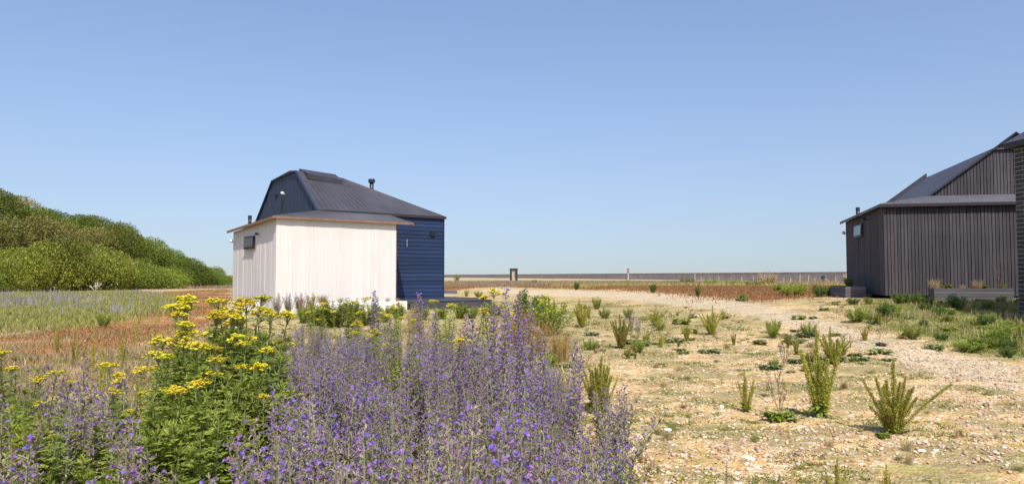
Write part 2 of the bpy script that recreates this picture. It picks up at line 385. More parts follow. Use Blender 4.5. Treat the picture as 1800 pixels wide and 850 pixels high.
def fence():
    r = empty('post_fence', (0, 0, 0), label='thin wire fence of pale weathered posts standing before the sea wall', cat='fence', )
    rng = random.Random(3); tops = []
    for px in (1263, 1284, 1303, 1324, 1343, 1377, 1389, 1405, 1420, 1432, 1446, 1468, 1482, 1487, 1221, 1232, 1247):
        y = 82+(1490-px)*.05+rng.uniform(-.5, .5); p = at(px, y); h = rng.uniform(.7, 1.25)
        w_ = rng.uniform(.04, .08); lean = Vector((rng.uniform(-.05, .05), 0, 1))
        m = MB(); m.tube([p-Vector((0,0,.2)), p+lean*h*.5, p+lean*h], [w_, w_*.95, w_*.8], 6); m.build('post', M['post'], r); tops.append(p+lean*h*.7)
    tops.sort(key=lambda v: v.x); m = MB()
    m.tube(tops, .012, 4); m.build('wire', M['post'], r)
fence()
def gate_frame():
    y = 150; p = at(903, y); s = y/FPX
    r = empty('flood_gate', p, label='small dark square gateway with a pale panel on the far skyline', cat='gate')
    zt = EYE+(HZ-473.5)*s-p.z; hw = 6.8*s; m = MB()
    m.box(-hw, -hw+.42, 0, .4, -.2, zt); m.box(hw-.42, hw, 0, .4, -.2, zt); m.build('upright', M['frame'], r)
    m = MB(); m.box(-hw-.05, hw+.05, -.05, .45, zt-.12, zt+.25); m.build('lintel', M['frame'], r)
    m = MB(); m.box(-hw+.422, hw-.422, .12, .2, 0, zt-.13); d = m.build('panel', M['post'], r)
    m = MB(); m.tube([(.25, .05, .5), (.25, .05, zt-.3)], .05, 6); m.build('handle', M['frame'], r)
gate_frame()
def beacon():
    y = 170; p = at(1104, y); s = y/FPX; zt = EYE+(HZ-472)*s-p.z
    r = empty('marker_post', p, label='tiny red and white marker post with a flat dark top above the sea wall', cat='marker')
    m = MB(); m.tube([(0,0,0), (0,0,zt-.9)], .09, 8); m.build('pole', M['steel'], r)
    m = MB(); m.tube([(0,0,zt-.9), (0,0,zt-.55)], .28, 10); m.build('band', M['red'], r)
    m = MB(); m.tube([(0,0,zt-.55), (0,0,zt-.15)], [.12, .1], 8); m.tube([(0,0,zt-.18), (0,0,zt)], [.36, .2], 10); m.build('top_mark', M['frame'], r)
beacon()
def winch():
    p = G(1447, 501); s = p.y/FPX
    r = empty('mooring_drum', p, label='dark round drum on a short post with a pale plank leaning off it', cat='drum')
    m = MB(); h = 14*s; m.tube([(0,-.1,h), (0,.12,h)], 3.2*s, 14); m.build('drum', M['frame'], r)
    m = MB(); m.tube([(0,0,0), (0,0,h-.02)], .05, 6); m.build('post', M['bark'], r)
    m = MB(); m.prism([(1*s,.15,h), (1*s,.2,h), (12*s,.2,h-8*s), (12*s,.15,h-8*s)], (0,0,.08)); m.build('plank', M['post'], r)
winch()

# ------------------------------------------------------------------ buildings
def vboards(m, x0, x1, y, zb, ztop, w_=.12, th=.022, gap=.007, rng=None, swap=False, mi=0, out=-1):
    """upright boards on a wall; ztop is a function of the run"""
    rng = rng or random.Random(5); x = x0
    while x < x1-.01:
        e = min(x+w_-gap, x1); t_ = th+rng.uniform(-.006, .006); a, b_ = ztop(x), ztop(e)
        if min(a, b_) > zb+.03:
            if swap: m.prism([(y, x, zb), (y, e, zb), (y, e, b_), (y, x, a)], (out*t_, 0, 0), mi)
            else: m.prism([(x, y, zb), (e, y, zb), (e, y, b_), (x, y, a)], (0, out*t_, 0), mi)
        x += w_
def hboards(m, x0, x1, y, z0, z1, w_=.15, rng=None, mi=0):
    rng = rng or random.Random(6); z = z0
    while z < z1-.02:
        e = min(z+w_-.008, z1); t_ = .03+rng.uniform(-.003, .003)
        m.prism([(x0, y, z), (x0, y-t_, z), (x0, y-t_*.45, e), (x0, y, e)], (x1-x0, 0, 0), mi); z += w_
def lerpf(pts):
    xs = [p[0] for p in pts]; zs = [p[1] for p in pts]
    return lambda v: float(np.interp(v, xs, zs))
def roof_sheet(m, pts, th=.05, mi=0):
    """a roof plane with thickness, given as a loop seen from above"""
    m.prism([(p[0], p[1], p[2]) for p in pts], (0, 0, th), mi)
def ribs(m, a0, a1, b0, b1, step=.19, r=.012, mi=0):
    """standing ribs from edge a0-a1 (eave) to b0-b1 (ridge)"""
    a0, a1, b0, b1 = map(Vector, (a0, a1, b0, b1)); n = max(2, int((a1-a0).length/step))
    for i in range(n+1):
        u = i/n; p = a0.lerp(a1, u); q = b0.lerp(b1, u)
        if (p-q).length < .05: continue
        m.tube([p+Vector((0,0,.052)), q+Vector((0,0,.052))], r, 4, mi)
def flue(parent, x, y, z0, z1, r, cap):
    m = MB(); m.tube([(x,y,z0), (x,y,z1-.1)], r, 14); f = m.build('flue', M['metal'], parent, True)
    m = MB(); m.tube([(x,y,z1-.16), (x,y,z1-.14), (x,y,z1-.02), (x,y,z1)], [cap*.8, cap, cap, cap*.9], 14); m.build('flue_cap', M['metal'], f)
    m = MB(); m.tube([(x,y,z0), (x,y,z0+.12)], [r*1.8, r*1.15], 14); m.build('collar', M['metal'], f)
def side_window(parent, y0, y1, z0, z1):
    m = MB(); f = .05
    m.box(-.05, .01, y0, y1, z0, z0+f); m.box(-.05, .01, y0, y1, z1-f, z1)
    m.box(-.052, .01, y0, y0+f, z0+f, z1-f); m.box(-.052, .01, y1-f, y1, z0+f, z1-f)
    m.box(-.028, -.024, y0+f, y1-f, z0+f, z1-f, 1)
    w_ = m.build('window', [M['frame'], M['dark']], parent)
    m = MB(); h = z1-z0-2*f                     # the sash hangs open, its foot pushed out
    m.prism([(-.055, y0+f, z1-f), (-.055, y1-f, z1-f), (-.055-h*.05, y1-f, z1-f-h), (-.055-h*.05, y0+f, z1-f-h)], (-.012, 0, .004))
    m.build('pane', M['glass'], w_)
    m = MB(); m.box(-.09, -.0535, y0-.02, y1+.02, z0-.02, z0+.004); m.build('sill', M['frame'], w_)
def lamp(parent, p, d=(-1,0), mat='steel', r=.06):
    x, y, z = p; m = MB(); dx, dy = d
    m.tube([(x, y, z), (x+dx*.08, y+dy*.08, z)], .018, 6)
    m.tube([(x+dx*.06, y+dy*.06, z+.05), (x+dx*.10, y+dy*.10, z+.04), (x+dx*.12, y+dy*.12, z-.02)], [r*.6, r, r*.9], 10)
    m.build('wall_light', M[mat], parent, True)

def white_house():
    th = math.atan2(.625, .78)
    r = empty('beach_house', (-7.82, 24.5, 0), th, label='beach house with a white boarded front room and a navy blue hipped part behind', cat='house')
    zf, zt = .53, 3.34
    # white boarded part
    m = MB(); m.box(.03, 4.53, .03, 4.28, zf-.1, 3.0); m.box(.03, 4.53, .03, 1.6, 3.0, zt-.01); m.build('wall_core', M['white'], r)
    m = MB(); vboards(m, 0, 4.56, .03, .06, lambda v: zt-.005, .145, .020, .0025, random.Random(2)); m.build('front_wall', M['white'], r)
    m = MB(); vboards(m, 0, 4.3, .028, .06, lerpf([(0, 3.33), (4.3, 3.04)]), .145, .020, .0025, random.Random(3), True); m.build('side_wall', M['white'], r)
    m = MB(); vboards(m, 0, 1.7, 4.53, zf-.02, lambda v: zt-.01, .145, .022, .004, random.Random(4), True, 0, 1); m.build('end_wall', M['rust'], r)
    m = MB(); m.box(.3, 4.3, .3, 4.0, .05, zf-.11); m.build('plinth', M['dark'], r)
    # lean-to roof, hipped at the corner
    m = MB(); A = (-.16, -.12, zt-.02); B = (5.15, -.12, zt-.02); C = (-.16, 4.5, 3.04); P = (2.2, 1.72, 3.74); Q = (5.15, 1.72, 3.74); Pb = (2.2, 4.5, 3.66)
    roof_sheet(m, [A, B, Q, P], .045); m.prism([A, P, Pb], (0,0,.045)); m.prism([A, Pb, C], (0,0,.045))
    ribs(m, A, B, P, Q, .16, .010)
    ro = m.build('lean_to_roof', M['roof_l'], r)
    m = MB(); m.box(-.165, 5.155, -.145, -.125, zt-.045, zt+.022); m.prism([(-.185, -.145, zt-.075), (-.185, 4.5, 2.99), (-.185, 4.5, 3.08), (-.185, -.145, zt+.02)], (.022, 0, 0))
    m.prism([(5.156, -.145, zt-.085), (5.156, 1.68, 3.66), (5.156, 1.68, 3.76), (5.156, -.145, zt+.03)], (.03, 0, 0)); m.build('roof_edge', M['rust'], ro)
    side_window(r, 1.98, 2.97, 2.36, 2.80)
    lamp(r, (0, 1.6, 2.83), mat='frame', r=.05); lamp(r, (0, 4.2, 2.66), r=.075)
    flue(r, .28, 3.35, 3.2, 3.62, .06, .07)
    # navy part behind
    X0, X1, Y0, Y1, ze = 2.22, 7.8, 1.75, 8.06, 3.80
    m = MB(); m.box(X0+.03, X1-.03, Y0+.03, Y1-.03, .40, ze-.02); m.build('main_core', M['navy_v'], r)
    m = MB(); hboards(m, 4.58, X1, Y0+.03, .43, ze-.03, .155); m.build('main_wall', M['navy'], r)
    m = MB(); m.box(X1-.04, X1+.012, Y0-.012, Y1, .43, ze-.01); m.build('corner_board', M['navy'], r)
    prof = [(Y0, ze), (3.75, 5.45), (4.3, 5.50), (6.27, 5.31), (Y1, 3.72)]
    m = MB(); m.prism([(X0+.02, p[0], p[1]) for p in [(Y0+.02, 3.5)]+prof+[(Y1, 3.5)]], (.05, 0, 0))
    vboards(m, Y0, Y1, X0+.02, 3.45, lerpf(prof), .15, .02, .006, random.Random(8), True); m.build('gable_wall', M['navy_v'], r)
    m = MB()
    P0 = (X0-.04, Y0-.06, ze-.01); R0 = (X1+.05, Y0-.06, ze-.01); E0 = (X0-.04, 3.78, 5.47); E1 = (4.25, 3.98, 5.36)
    T0 = (X0-.04, 6.3, 5.33); T1 = (4.25, 6.3, 5.3); B0 = (X0-.04, Y1+.1, 3.72); B1 = (X1+.05, Y1+.1, 3.72)
    m.prism([P0, R0, E1], (0,0,.05)); m.prism([P0, E1, E0], (0,0,.05)); m.prism([E0, E1, T1, T0], (0,0,.05))
    m.prism([R0, B1, T1, E1], (0,0,.05)); m.prism([B0, T0, T1, B1], (0,0,.05))
    ribs(m, P0, (5.2, Y0-.06, ze-.01), E0, E1, .22, .007); ribs(m, (5.2, Y0-.06, ze-.01), R0, E1, E1, .3, .006)
    mr = m.build('main_roof', M['roof'], r)
    m = MB(); m.box(X0+.2, X1+.06, Y0-.09, Y0-.062, ze-.06, ze+.045); m.build('eave_gutter', M['frame'], mr)
    m = MB(); pts = [(X0-.03, p[0], p[1]+.02) for p in [(Y0-.05, ze-.02)]+prof[1:]]; m.tube(pts, .05, 5); m.build('verge_trim', M['navy_v'], mr)
    m = MB(); m.prism([(2.5, 3.35, 5.18), (4.05, 3.50, 5.05), (4.05, 4.2, 5.36), (2.5, 4.2, 5.46)], (0,0,.20)); m.build('roof_hatch', M['roof_d'], mr)
    s_ = 6.1; flue(r, 5.62, 4.0, 4.5, 5.47, .085, .145)
    m = MB(); m.box(X0-.05, X0+.0, 1.75+3.95, 1.75+4.12, 4.62, 4.76); m.build('vent', M['dark'], r)
    lamp(r, (X0, 1.75+3.14, 4.67), r=.09)
    m = MB(); m.box(7.12, 7.32, Y0-.07, Y0-.005, 3.02, 3.20); m.build('vent', M['dark'], r)
    m = MB(); m.tube([(6.0, Y0-.05, 2.55), (6.0, Y0-.05, 2.85)], .008, 5); m.build('hook', M['steel'], r)
    return r
white_house()
def planter(loc, rz, L, W, z0, z1, mat, label, n=4):
    r = empty('planter', loc, rz, label=label, cat='planter')
    m = MB(); h = (z1-z0)/n
    for i in range(n):
        a = z0+i*h; b = a+h-.008; t_ = .03
        m.box(0, L, 0, t_, a, b); m.box(0, L, W-t_, W, a, b); m.box(0, t_, t_+.001, W-t_-.001, a, b); m.box(L-t_, L, t_+.001, W-t_-.001, a, b)
    m.build('boards', mat, r)
    m = MB(); m.box(.032, L-.032, .032, W-.032, z0, z1-.07); m.build('soil', M['soil'], r)
    return r
def local(ax, ay, th, x, y, z=0):
    return Vector((ax+x*math.cos(th)-y*math.sin(th), ay+x*math.sin(th)+y*math.cos(th), z))
TW = math.atan2(.625, .78); TB = math.atan2(-.225, .974)
def LW(x, y, z=0): return local(-7.82, 24.5, TW, x, y, z)
def LB(x, y, z=0): return local(11.69, 23.2, TB, x, y, z)
planter(LW(.55, -.95, 0), TW, 3.9, .75, .04, .50, M['white_h'], 'long white boarded planter below the front wall of the white house', 3)
planter(LW(-.8, .7, 0), TW, .55, 1.7, .08, .52, M['white_h'], 'short white planter beside the side wall of the white house', 3)
def deck():
    r = empty('deck', LW(4.75, -.7, 0), TW, label='low dark timber deck in front of and beside the navy blue wall', cat='deck')
    m = MB(); x = 0; y = 0
    while y < 5.4:
        a, b = (0, 3.7) if y < 2.36 else (3.1, 3.7)
        m.box(a, b+(.9 if y > 2.0 else .0), y, y+.135, .43, .46); y += .145
    m.build('boards', M['deck'], r)
    m = MB(); m.box(0, 3.7, .02, .05, .05, .425); m.box(3.67, 3.7, .055, 2.0, .05, .425); m.box(4.57, 4.6, 2.1, 5.4, .05, .425); m.box(3.7, 4.57, 2.1, 2.13, .05, .425); m.build('fascia', M['deck'], r)
deck()
planter(G(783, 516)+Vector((-1.5, 0, 0)), .1, 2.3, .6, -.02, .22, M['black_h'], 'low dark timber box on the shingle just right of the navy wall', 2)

def black_house():
    r = empty('beach_house', (11.69, 23.2, 0), TB, label='charcoal black timber house with a tall front gable and planters at its foot', cat='house')
    zf, zt = .81, 3.61; XR = 8.5
    m = MB(); m.box(.03, XR, .03, 5.58, zf-.05, 3.35); m.box(.03, XR, .03, 1.6, 3.35, zt-.03); m.build('wall_core', M['dark'], r)
    m = MB(); vboards(m, 0, XR, .03, zf-.03, lambda v: zt-.02, .098, .03, .018, random.Random(12)); m.build('front_wall', M['black'], r)
    m = MB(); vboards(m, 0, 5.6, .028, zf-.03, lerpf([(0, 3.59), (5.6, 3.47)]), .098, .024, .010, random.Random(13), True); m.build('side_wall', M['black'], r)
    for x in (.4, 2.4, 4.4, 6.4):
        for y in (.4, 2.8, 5.2): m = MB(); m.box(x-.12, x+.12, y-.12, y+.12, .3, zf-.052); m.build('foundation_block', M['dark'], r)
    m = MB(); A = (-.14, -.12, zt-.02); B = (XR, -.12, zt-.02); C = (-.14, 5.8, 3.46); P = (1.8, 1.72, 3.99); Q = (XR, 1.72, 3.99); Pb = (1.8, 5.8, 3.95)
    roof_sheet(m, [A, B, Q, P], .045); m.prism([A, P, Pb], (0,0,.045)); m.prism([A, Pb, C], (0,0,.045)); ribs(m, A, B, P, Q, .2, .008)
    ro = m.build('lean_to_roof', M['roof_l'], r)
    m = MB(); m.box(-.145, XR, -.145, -.125, zt-.07, zt+.02); m.prism([(-.165, -.145, zt-.07), (-.165, 5.8, 3.40), (-.165, 5.8, 3.49), (-.165, -.145, zt+.02)], (.022, 0, 0)); m.build('roof_edge', M['frame'], ro)
    side_window(r, 2.75, 3.9, 2.78, 3.22)
    lamp(r, (0, 2.2, 3.32), mat='frame', r=.05); lamp(r, (0, 5.45, 3.02), r=.075)
    flue(r, .3, 4.9, 3.5, 3.98, .065, .075)
    # gabled part
    Y0, Y1 = 1.74, 8.6; prof = [(1.8, 4.0), (4.41, 5.99), (7.0, 4.0)]
    m = MB(); m.prism([(1.8, Y0+.02, 3.6), (XR, Y0+.02, 3.6), (XR, Y0+.02, 4.0), (7.0, Y0+.02, 4.0), (4.41, Y0+.02, 5.99), (1.8, Y0+.02, 4.0)], (0, .05, 0)); m.build('gable_core', M['dark'], r)
    m = MB(); vboards(m, 1.8, 7.0, Y0+.02, 3.97, lerpf(prof), .098, .03, .018, random.Random(15)); m.build('gable_wall', M['black'], r)
    m = MB(); m.box(1.85, XR, Y0+.1, Y1-.1, .7, 3.98); m.build('main_core', M['black'], r)
    m = MB(); f = Y0-.08
    a0 = (1.72, f, 3.95); a1 = (3.74, f, 5.50); b0 = (1.72, Y1, 3.90); b1 = (3.74, Y1, 5.42); c1 = (5.1, Y1, 5.42); c0 = (7.1, Y1, 3.9); ap = (4.41, f, 6.01); d1 = (5.08, f, 5.5); d0 = (7.1, f, 3.95)
    m.prism([a0, a1, b1, b0], (0,0,.05)); m.prism([a1, d1, c1, b1], (0,0,.05)); m.prism([d1, d0, c0, c1], (0,0,.05))
    tip = (4.41, f+1.3, 5.5); m.prism([a1, ap, tip], (0,0,.05)); m.prism([ap, d1, tip], (0,0,.05))
    mr = m.build('main_roof', M['roof'], r)
    m = MB(); m.tube([(1.66, f-.01, 3.94), (4.41, f-.01, 6.03), (7.15, f-.01, 3.94)], .04, 5); m.build('verge_trim', M['roof_d'], mr)
    m = MB(); m.prism([(1.65, Y1+.02, 3.86), (3.8, Y1+.02, 5.48), (3.8, Y1+.02, 5.66), (1.65, Y1+.02, 4.04)], (0, .25, 0)); m.build('rear_parapet', M['roof_d'], mr)
    # back wall under the roof
    m = MB(); m.prism([(1.8, Y1-.1, 3.9), (3.74, Y1-.1, 5.4), (5.1, Y1-.1, 5.4), (7.0, Y1-.1, 3.9)], (0, .04, 0)); m.build('rear_gable', M['black'], r)
black_house()
planter(LB(.95, -1.45, 0), TB, 2.05, .55, .62, 1.04, M['black_h'], 'grey black timber planter with lime leaved plants against the black house front', 5)
planter(LB(-.9, 1.3, 0), TB, .62, 2.6, .62, 1.04, M['black_h'], 'grey black timber planter at the far left corner of the black house', 4)

def brick_mat():
    m, t, b, out = newmat('dark_brick')
    tc = N(t, 'ShaderNodeTexCoord'); mp = N(t, 'ShaderNodeMapping'); mp.inputs['Rotation'].default_value = (R(90), 0, R(90))
    sp = N(t, 'ShaderNodeSeparateXYZ'); t.links.new(tc.outputs['Object'], sp.inputs[0]); cb = N(t, 'ShaderNodeCombineXYZ')
    t.links.new(math_(t, 'ADD', sp.outputs[0], sp.outputs[1]), cb.inputs[0]); t.links.new(sp.outputs[2], cb.inputs[1])
    br = N(t, 'ShaderNodeTexBrick'); br.inputs['Scale'].default_value = 1; br.inputs['Brick Width'].default_value = .46; br.inputs['Row Height'].default_value = .1
    br.inputs['Mortar Size'].default_value = .006; br.inputs['Color1'].default_value = (.030, .026, .026, 1); br.inputs['Color2'].default_value = (.06, .052, .05, 1)
    br.inputs['Mortar'].default_value = (.36, .34, .33, 1); br.inputs['Mortar Smooth'].default_value = .3
    t.links.new(cb.outputs[0], br.inputs['Vector']); t.links.new(br.outputs[0], b.inputs['Base Color']); b.inputs['Roughness'].default_value = .8
    bp = N(t, 'ShaderNodeBump'); bp.inputs['Distance'].default_value = .01; bp.inputs['Strength'].default_value = .6; bp.invert = True
    t.links.new(br.outputs['Fac'], bp.inputs['Height']); t.links.new(bp.outputs[0], b.inputs['Normal'])
    return m
M['brick'] = brick_mat()
def brick_house():
    th = math.atan2(.08, 1.0)
    r = empty('brick_house', (11.62, 17.0, 0), th, label='dark brick building with pale mortar lines cut off by the right edge', cat='house')
    m = MB(); m.box(0, 6, -7, 0, -.1, 4.33); m.build('wall', M['brick'], r)
    m = MB(); m.prism([(-.14, -7.2, 4.34), (-.14, .14, 4.34), (-.14, .14, 4.46), (-.14, -7.2, 4.46)], (6.3, 0, 0)); m.build('eave', M['frame'], r)
    m = MB(); m.prism([(-.16, -7.2, 4.463), (6.2, -7.2, 4.463), (3.0, -7.2, 6.2)], (0, 7.36, 0)); m.build('roof', M['roof'], r)
brick_house()

# ------------------------------------------------------------------ plants
def rv(rng, s=1.0):
    return Vector((rng.gauss(0, 1), rng.gauss(0, 1), rng.gauss(0, 1))).normalized()*s
UP = Vector((0, 0, 1))
def bugloss(seed, h=.8, ns=5, spread=.16, fl=.5, fat=1.0, detail=1.0):
    rng = random.Random(seed)
    r = empty('bugloss_plant', (0, 0, 0)); st = MB(); flw = MB()
    for k in range(ns):
        a = 2*math.pi*k/ns+rng.uniform(-.5, .5); H = h*rng.uniform(.68, 1.0) if k else h
        lean = rng.uniform(.05, spread)*2 if k else rng.uniform(0, .06)
        b = Vector((math.cos(a), math.sin(a), 0))*.03; dr = Vector((math.cos(a), math.sin(a), 0))
        def pt(u): return b+dr*(lean*H*(u**1.3)*.6)+UP*(H*u)
        st.tube([pt(0), pt(.35), pt(.7), pt(1)], [.006, .005, .004, .002], 4, 0, False)
        nl = int(44*detail)
        for i in range(nl):
            u = rng.uniform(.02, .75); q = rng.uniform(0, 6.28); d = Vector((math.cos(q), math.sin(q), rng.uniform(.1, 1.0))).normalized()
            st.leaf(pt(u), d, rng.uniform(.05, .11)*(1.1-u), rng.uniform(.009, .016), 0 if rng.random() < .8 else 2, bend=rng.uniform(.1, .5))
        u = .30; q = rng.uniform(0, 6.28)
        while u < .995:
            q += 2.4; w_ = (1-u)/.7
            L = (.018+.060*w_**.8)*fat*rng.uniform(.7, 1.15); dirc = Vector((math.cos(q), math.sin(q), .55)).normalized(); p = pt(u)
            st.leaf(p, Vector((math.cos(q), math.sin(q), .1)).normalized(), L*1.25, .008, 0, bend=.3)
            e = p+dirc*L
            st.tube([p, e], [.0022, .0015], 3, 1, False)
            nc = 3 if L < .035 else 5
            for j in range(nc):
                c = p.lerp(e, (j+.6)/nc); cd = (dirc*.3+UP*.9+rv(rng, .5)).normalized()
                for _ in range(2): st.leaf(c, (cd+rv(rng, .5)).normalized(), rng.uniform(.012, .021), .0058, 1, up=rv(rng))
                if rng.random() < fl*(.55 if j < nc-1 else 1.0):
                    fd = (dirc*.9+UP*.4+rv(rng, .35)).normalized(); fo = c+cd*.008
                    s1 = fd.cross(UP).normalized(); s2 = fd.cross(s1); fr = rng.uniform(.006, .0105)*fat; n = len(flw.v); mi = 0 if rng.random() < .8 else 1
                    flw.v.append(tuple(fo))
                    for g in range(5):
                        aa = g*2*math.pi/5; flw.v.append(tuple(fo+fd*(fr*1.25)+(s1*math.cos(aa)+s2*math.sin(aa))*fr*(1.15 if g < 3 else .75)))
                    for g in range(5): flw.f.append((n, n+1+g, n+1+(g+1) % 5)); flw.m.append(mi)
            u += .020/H*rng.uniform(.8, 1.3)/max(detail, .5)
    st.build('foliage', [M['hairy'], M['calyx'], M['brown']], r); tag(flw.build('flowers', [M['blue'], M['mauve']], r), kind='stuff')
    return r
def ragwort(seed, h=.9, ns=3, bloom=1.0, bush=1.0, mat='green'):
    rng = random.Random(seed); r = empty('ragwort_plant', (0, 0, 0)); st = MB(); heads = []
    for k in range(ns):
        a = 2*math.pi*k/max(1, ns)+rng.uniform(-.6, .6); H = h*(1 if k == 0 else rng.uniform(.6, .95)); lean = rng.uniform(.02, .22)
        dr = Vector((math.cos(a), math.sin(a), 0))
        def pt(u): return dr*(.03+lean*H*u)+UP*(H*u)
        st.tube([pt(0), pt(.5), pt(1)], [.006, .005, .003], 5, 1, False)
        q = rng.uniform(0, 6.28); u = .03
        while u < .93:
            q += 2.4; L = (.13*(1-u*.55))*rng.uniform(.7, 1.2)*bush; p = pt(u)
            d = Vector((math.cos(q), math.sin(q), rng.uniform(.2, .8))).normalized(); sd_ = d.cross(UP).normalized()
            st.leaf(p, d, L, L*.16, 0, bend=.25)
            for j in range(5):
                c = p+d*(L*(.2+.16*j))-UP*(.25*L*(.2+.16*j)**2)
                for s_ in (-1, 1):
                    st.leaf(c, (sd_*s_+d*.6+rv(rng, .25)).normalized(), L*(.34-.03*j)*rng.uniform(.8, 1.2), L*.15, 0, up=(UP+rv(rng, .5)).normalized())
            if rng.random() < .5*bush and u > .3:   # leafy side shoot
                for j in range(3):
                    st.leaf(p+d*.01*j, (d+rv(rng, .7)+UP*.5).normalized(), L*.45, L*.12, 0, up=rv(rng))
            u += .014/H*rng.uniform(.8, 1.2)
        if rng.random() < bloom or (bloom > 0 and k == 0):
            fl = MB(); heads.append(fl); tops = 14; rad = rng.uniform(.045, .080)
            for j in range(tops):
                q = rng.uniform(0, 6.28); rr = rad*math.sqrt(rng.random()); p = pt(.9+.06*rng.random())
                e = pt(1)+Vector((math.cos(q)*rr, math.sin(q)*rr, rng.uniform(-.015, .02)-rr*rr*5))
                st.tube([p, e], [.002, .0015], 3, 1, False)
                for _ in range(9):
                    c = e+Vector((rng.gauss(0, .011), rng.gauss(0, .011), rng.uniform(0, .012))); rd = rng.uniform(.006, .010)
                    fd = (UP+rv(rng, .5)).normalized(); s1 = fd.orthogonal().normalized(); s2 = fd.cross(s1); n = len(fl.v); fl.v.append(tuple(c+fd*.003))
                    for g in range(6): aa = g*math.pi/3; fl.v.append(tuple(c+(s1*math.cos(aa)+s2*math.sin(aa))*rd))
                    for g in range(6): fl.f.append((n, n+1+g, n+1+(g+1) % 6)); fl.m.append(0)
                    st.leaf(c-fd*.012, fd, .012, .008, 0, up=rv(rng))
        elif True:
            for j in range(14): st.leaf(pt(.95), (UP+rv(rng, .7)).normalized(), .05, .01, 0, up=rv(rng))
    st.build('foliage', [M[mat], M['green_g']], r)
    for fl in heads: fl.build('flower_head', M['yellow'], r)
    return r
def dock(seed, h=.6, ns=7, spread=.5, fat=1.0, leafy=True, mats=('seed', 'green_y', 'bark')):
    rng = random.Random(seed); r = empty('dock_plant', (0, 0, 0)); st = MB(); sdm = MB()
    for k in range(ns):
        a = k*2.4+rng.uniform(-.3, .3); H = h*(1 if k == 0 else rng.uniform(.35, .88)); lean = spread*rng.uniform(.1, 1)*(.5+.5*k/ns) if k else rng.uniform(0, .15)
        dr = Vector((math.cos(a), math.sin(a), 0))
        def pt(u): return dr*(.02+lean*H*(u**1.1))+UP*(H*u*(1-.15*lean*u))
        st.tube([pt(0), pt(.5), pt(1)], [.005, .004, .0015], 4, 1, False)
        u = rng.uniform(.08, .25)
        while u < 1:
            rad = .020*fat*(1.15-u*.85); c = pt(u)
            for _ in range(30):
                q = rng.uniform(0, 6.28); rr = rad*rng.uniform(.3, 1.0); p = c+Vector((math.cos(q)*rr, math.sin(q)*rr, rng.uniform(-.006, .006)))
                sdm.leaf(p, (rv(rng)+UP*-.4).normalized(), rng.uniform(.008, .012), rng.uniform(.007, .010), 0, up=rv(rng))
            if rng.random() < .35:
                q = rng.uniform(0, 6.28); st.leaf(c, Vector((math.cos(q), math.sin(q), .6)).normalized(), rng.uniform(.03, .07), .012, 0, bend=.3)
            u += .013/H
    if leafy:
        for i in range(46):
            q = rng.uniform(0, 6.28); st.leaf(Vector((0,0,rng.uniform(.01, .08))), Vector((math.cos(q), math.sin(q), rng.uniform(.1, 1.1))).normalized(), rng.uniform(.08, .17), rng.uniform(.02, .04), 0, bend=rng.uniform(.1, .5))
    st.build('foliage', [M[mats[1]], M[mats[2]]], r); sdm.build('seed_heads', M[mats[0]], r)
    return r
def rosette(seed, rad=.25, h=.15, n=26, wf=.35, mat='green', name='leafy_plant'):
    rng = random.Random(seed); r = empty(name, (0, 0, 0)); st = MB()
    for c_ in range(4):
        o = Vector((rng.gauss(0, rad*.3), rng.gauss(0, rad*.3), 0))
        for i in range(n//2):
            q = rng.uniform(0, 6.28); L = rad*rng.uniform(.18, .5); W = L*wf*rng.uniform(.7, 1.2); el = rng.uniform(.15, 1.2)
            d = Vector((math.cos(q), math.sin(q), el)).normalized(); sd_ = d.cross(UP).normalized(); b = o+UP*rng.uniform(0, h)
            n0 = len(st.v); prev = None                       # arched, crinkled blade
            for j in range(5):
                u = j/4; c = b+d*(L*u)-UP*(L*.45*u*u); w_ = W*math.sin(math.pi*min(.97, u*.85+.08))*.5
                cr = UP*rng.uniform(-.012, .012); st.v += [tuple(c+sd_*w_+cr+UP*w_*.3), tuple(c), tuple(c-sd_*w_-cr+UP*w_*.3)]
            for j in range(4):
                a = n0+j*3
                st.f += [(a, a+1, a+4, a+3), (a+1, a+2, a+5, a+4)]; st.m += [0, 0]
    st.build('foliage', M[mat], r); return r
def bush(seed, w_=.5, h=.5, n=900, ls=.045, mat='green', fl=0, name='green_shrub', stems=True, top='yellow'):
    """small leafy shrub: leaves carried on stems in uneven clumps"""
    rng = random.Random(seed); r = empty(name, (0, 0, 0)); st = MB(); fm = MB(); ns = 24; n = int(n*1.9)
    tips = []
    for k in range(ns):
        q = rng.uniform(0, 6.28); rr = w_*.5*math.sqrt(rng.random()); H = h*rng.uniform(.55, 1.05)*(1-.35*(rr/(w_*.5))**2)
        e = Vector((math.cos(q)*rr, math.sin(q)*rr, H)); b = Vector((math.cos(q)*rr*.3, math.sin(q)*rr*.3, 0)); st.tube([b, b.lerp(e, .5)+UP*.02, e], [.006, .004, .002], 4, 1, False); tips.append((b, e))
    for i in range(n):
        b, e = tips[rng.randrange(ns)]; u = rng.random()**.7; c = b.lerp(e, u)+rv(rng, w_*.11*rng.random())
        c.z = max(c.z, .01)
        st.leaf(c, (rv(rng)+UP*.35).normalized(), ls*rng.uniform(.6, 1.3), ls*.4, 0, up=rv(rng), bend=.2)
    for i in range(fl):
        b, e = tips[rng.randrange(ns)]; c0 = e+rv(rng, w_*.06)
        for _ in range(7):
            c = c0+Vector((rng.gauss(0, .02), rng.gauss(0, .02), rng.uniform(-.005, .015))); fm.leaf(c, (rv(rng)+UP*.2).normalized(), .022, .018, 0, up=rv(rng))
    st.build('foliage', [M[mat], M['bark']], r)
    if fl: tag(fm.build('flowers', M[top], r), kind='stuff')
    return r
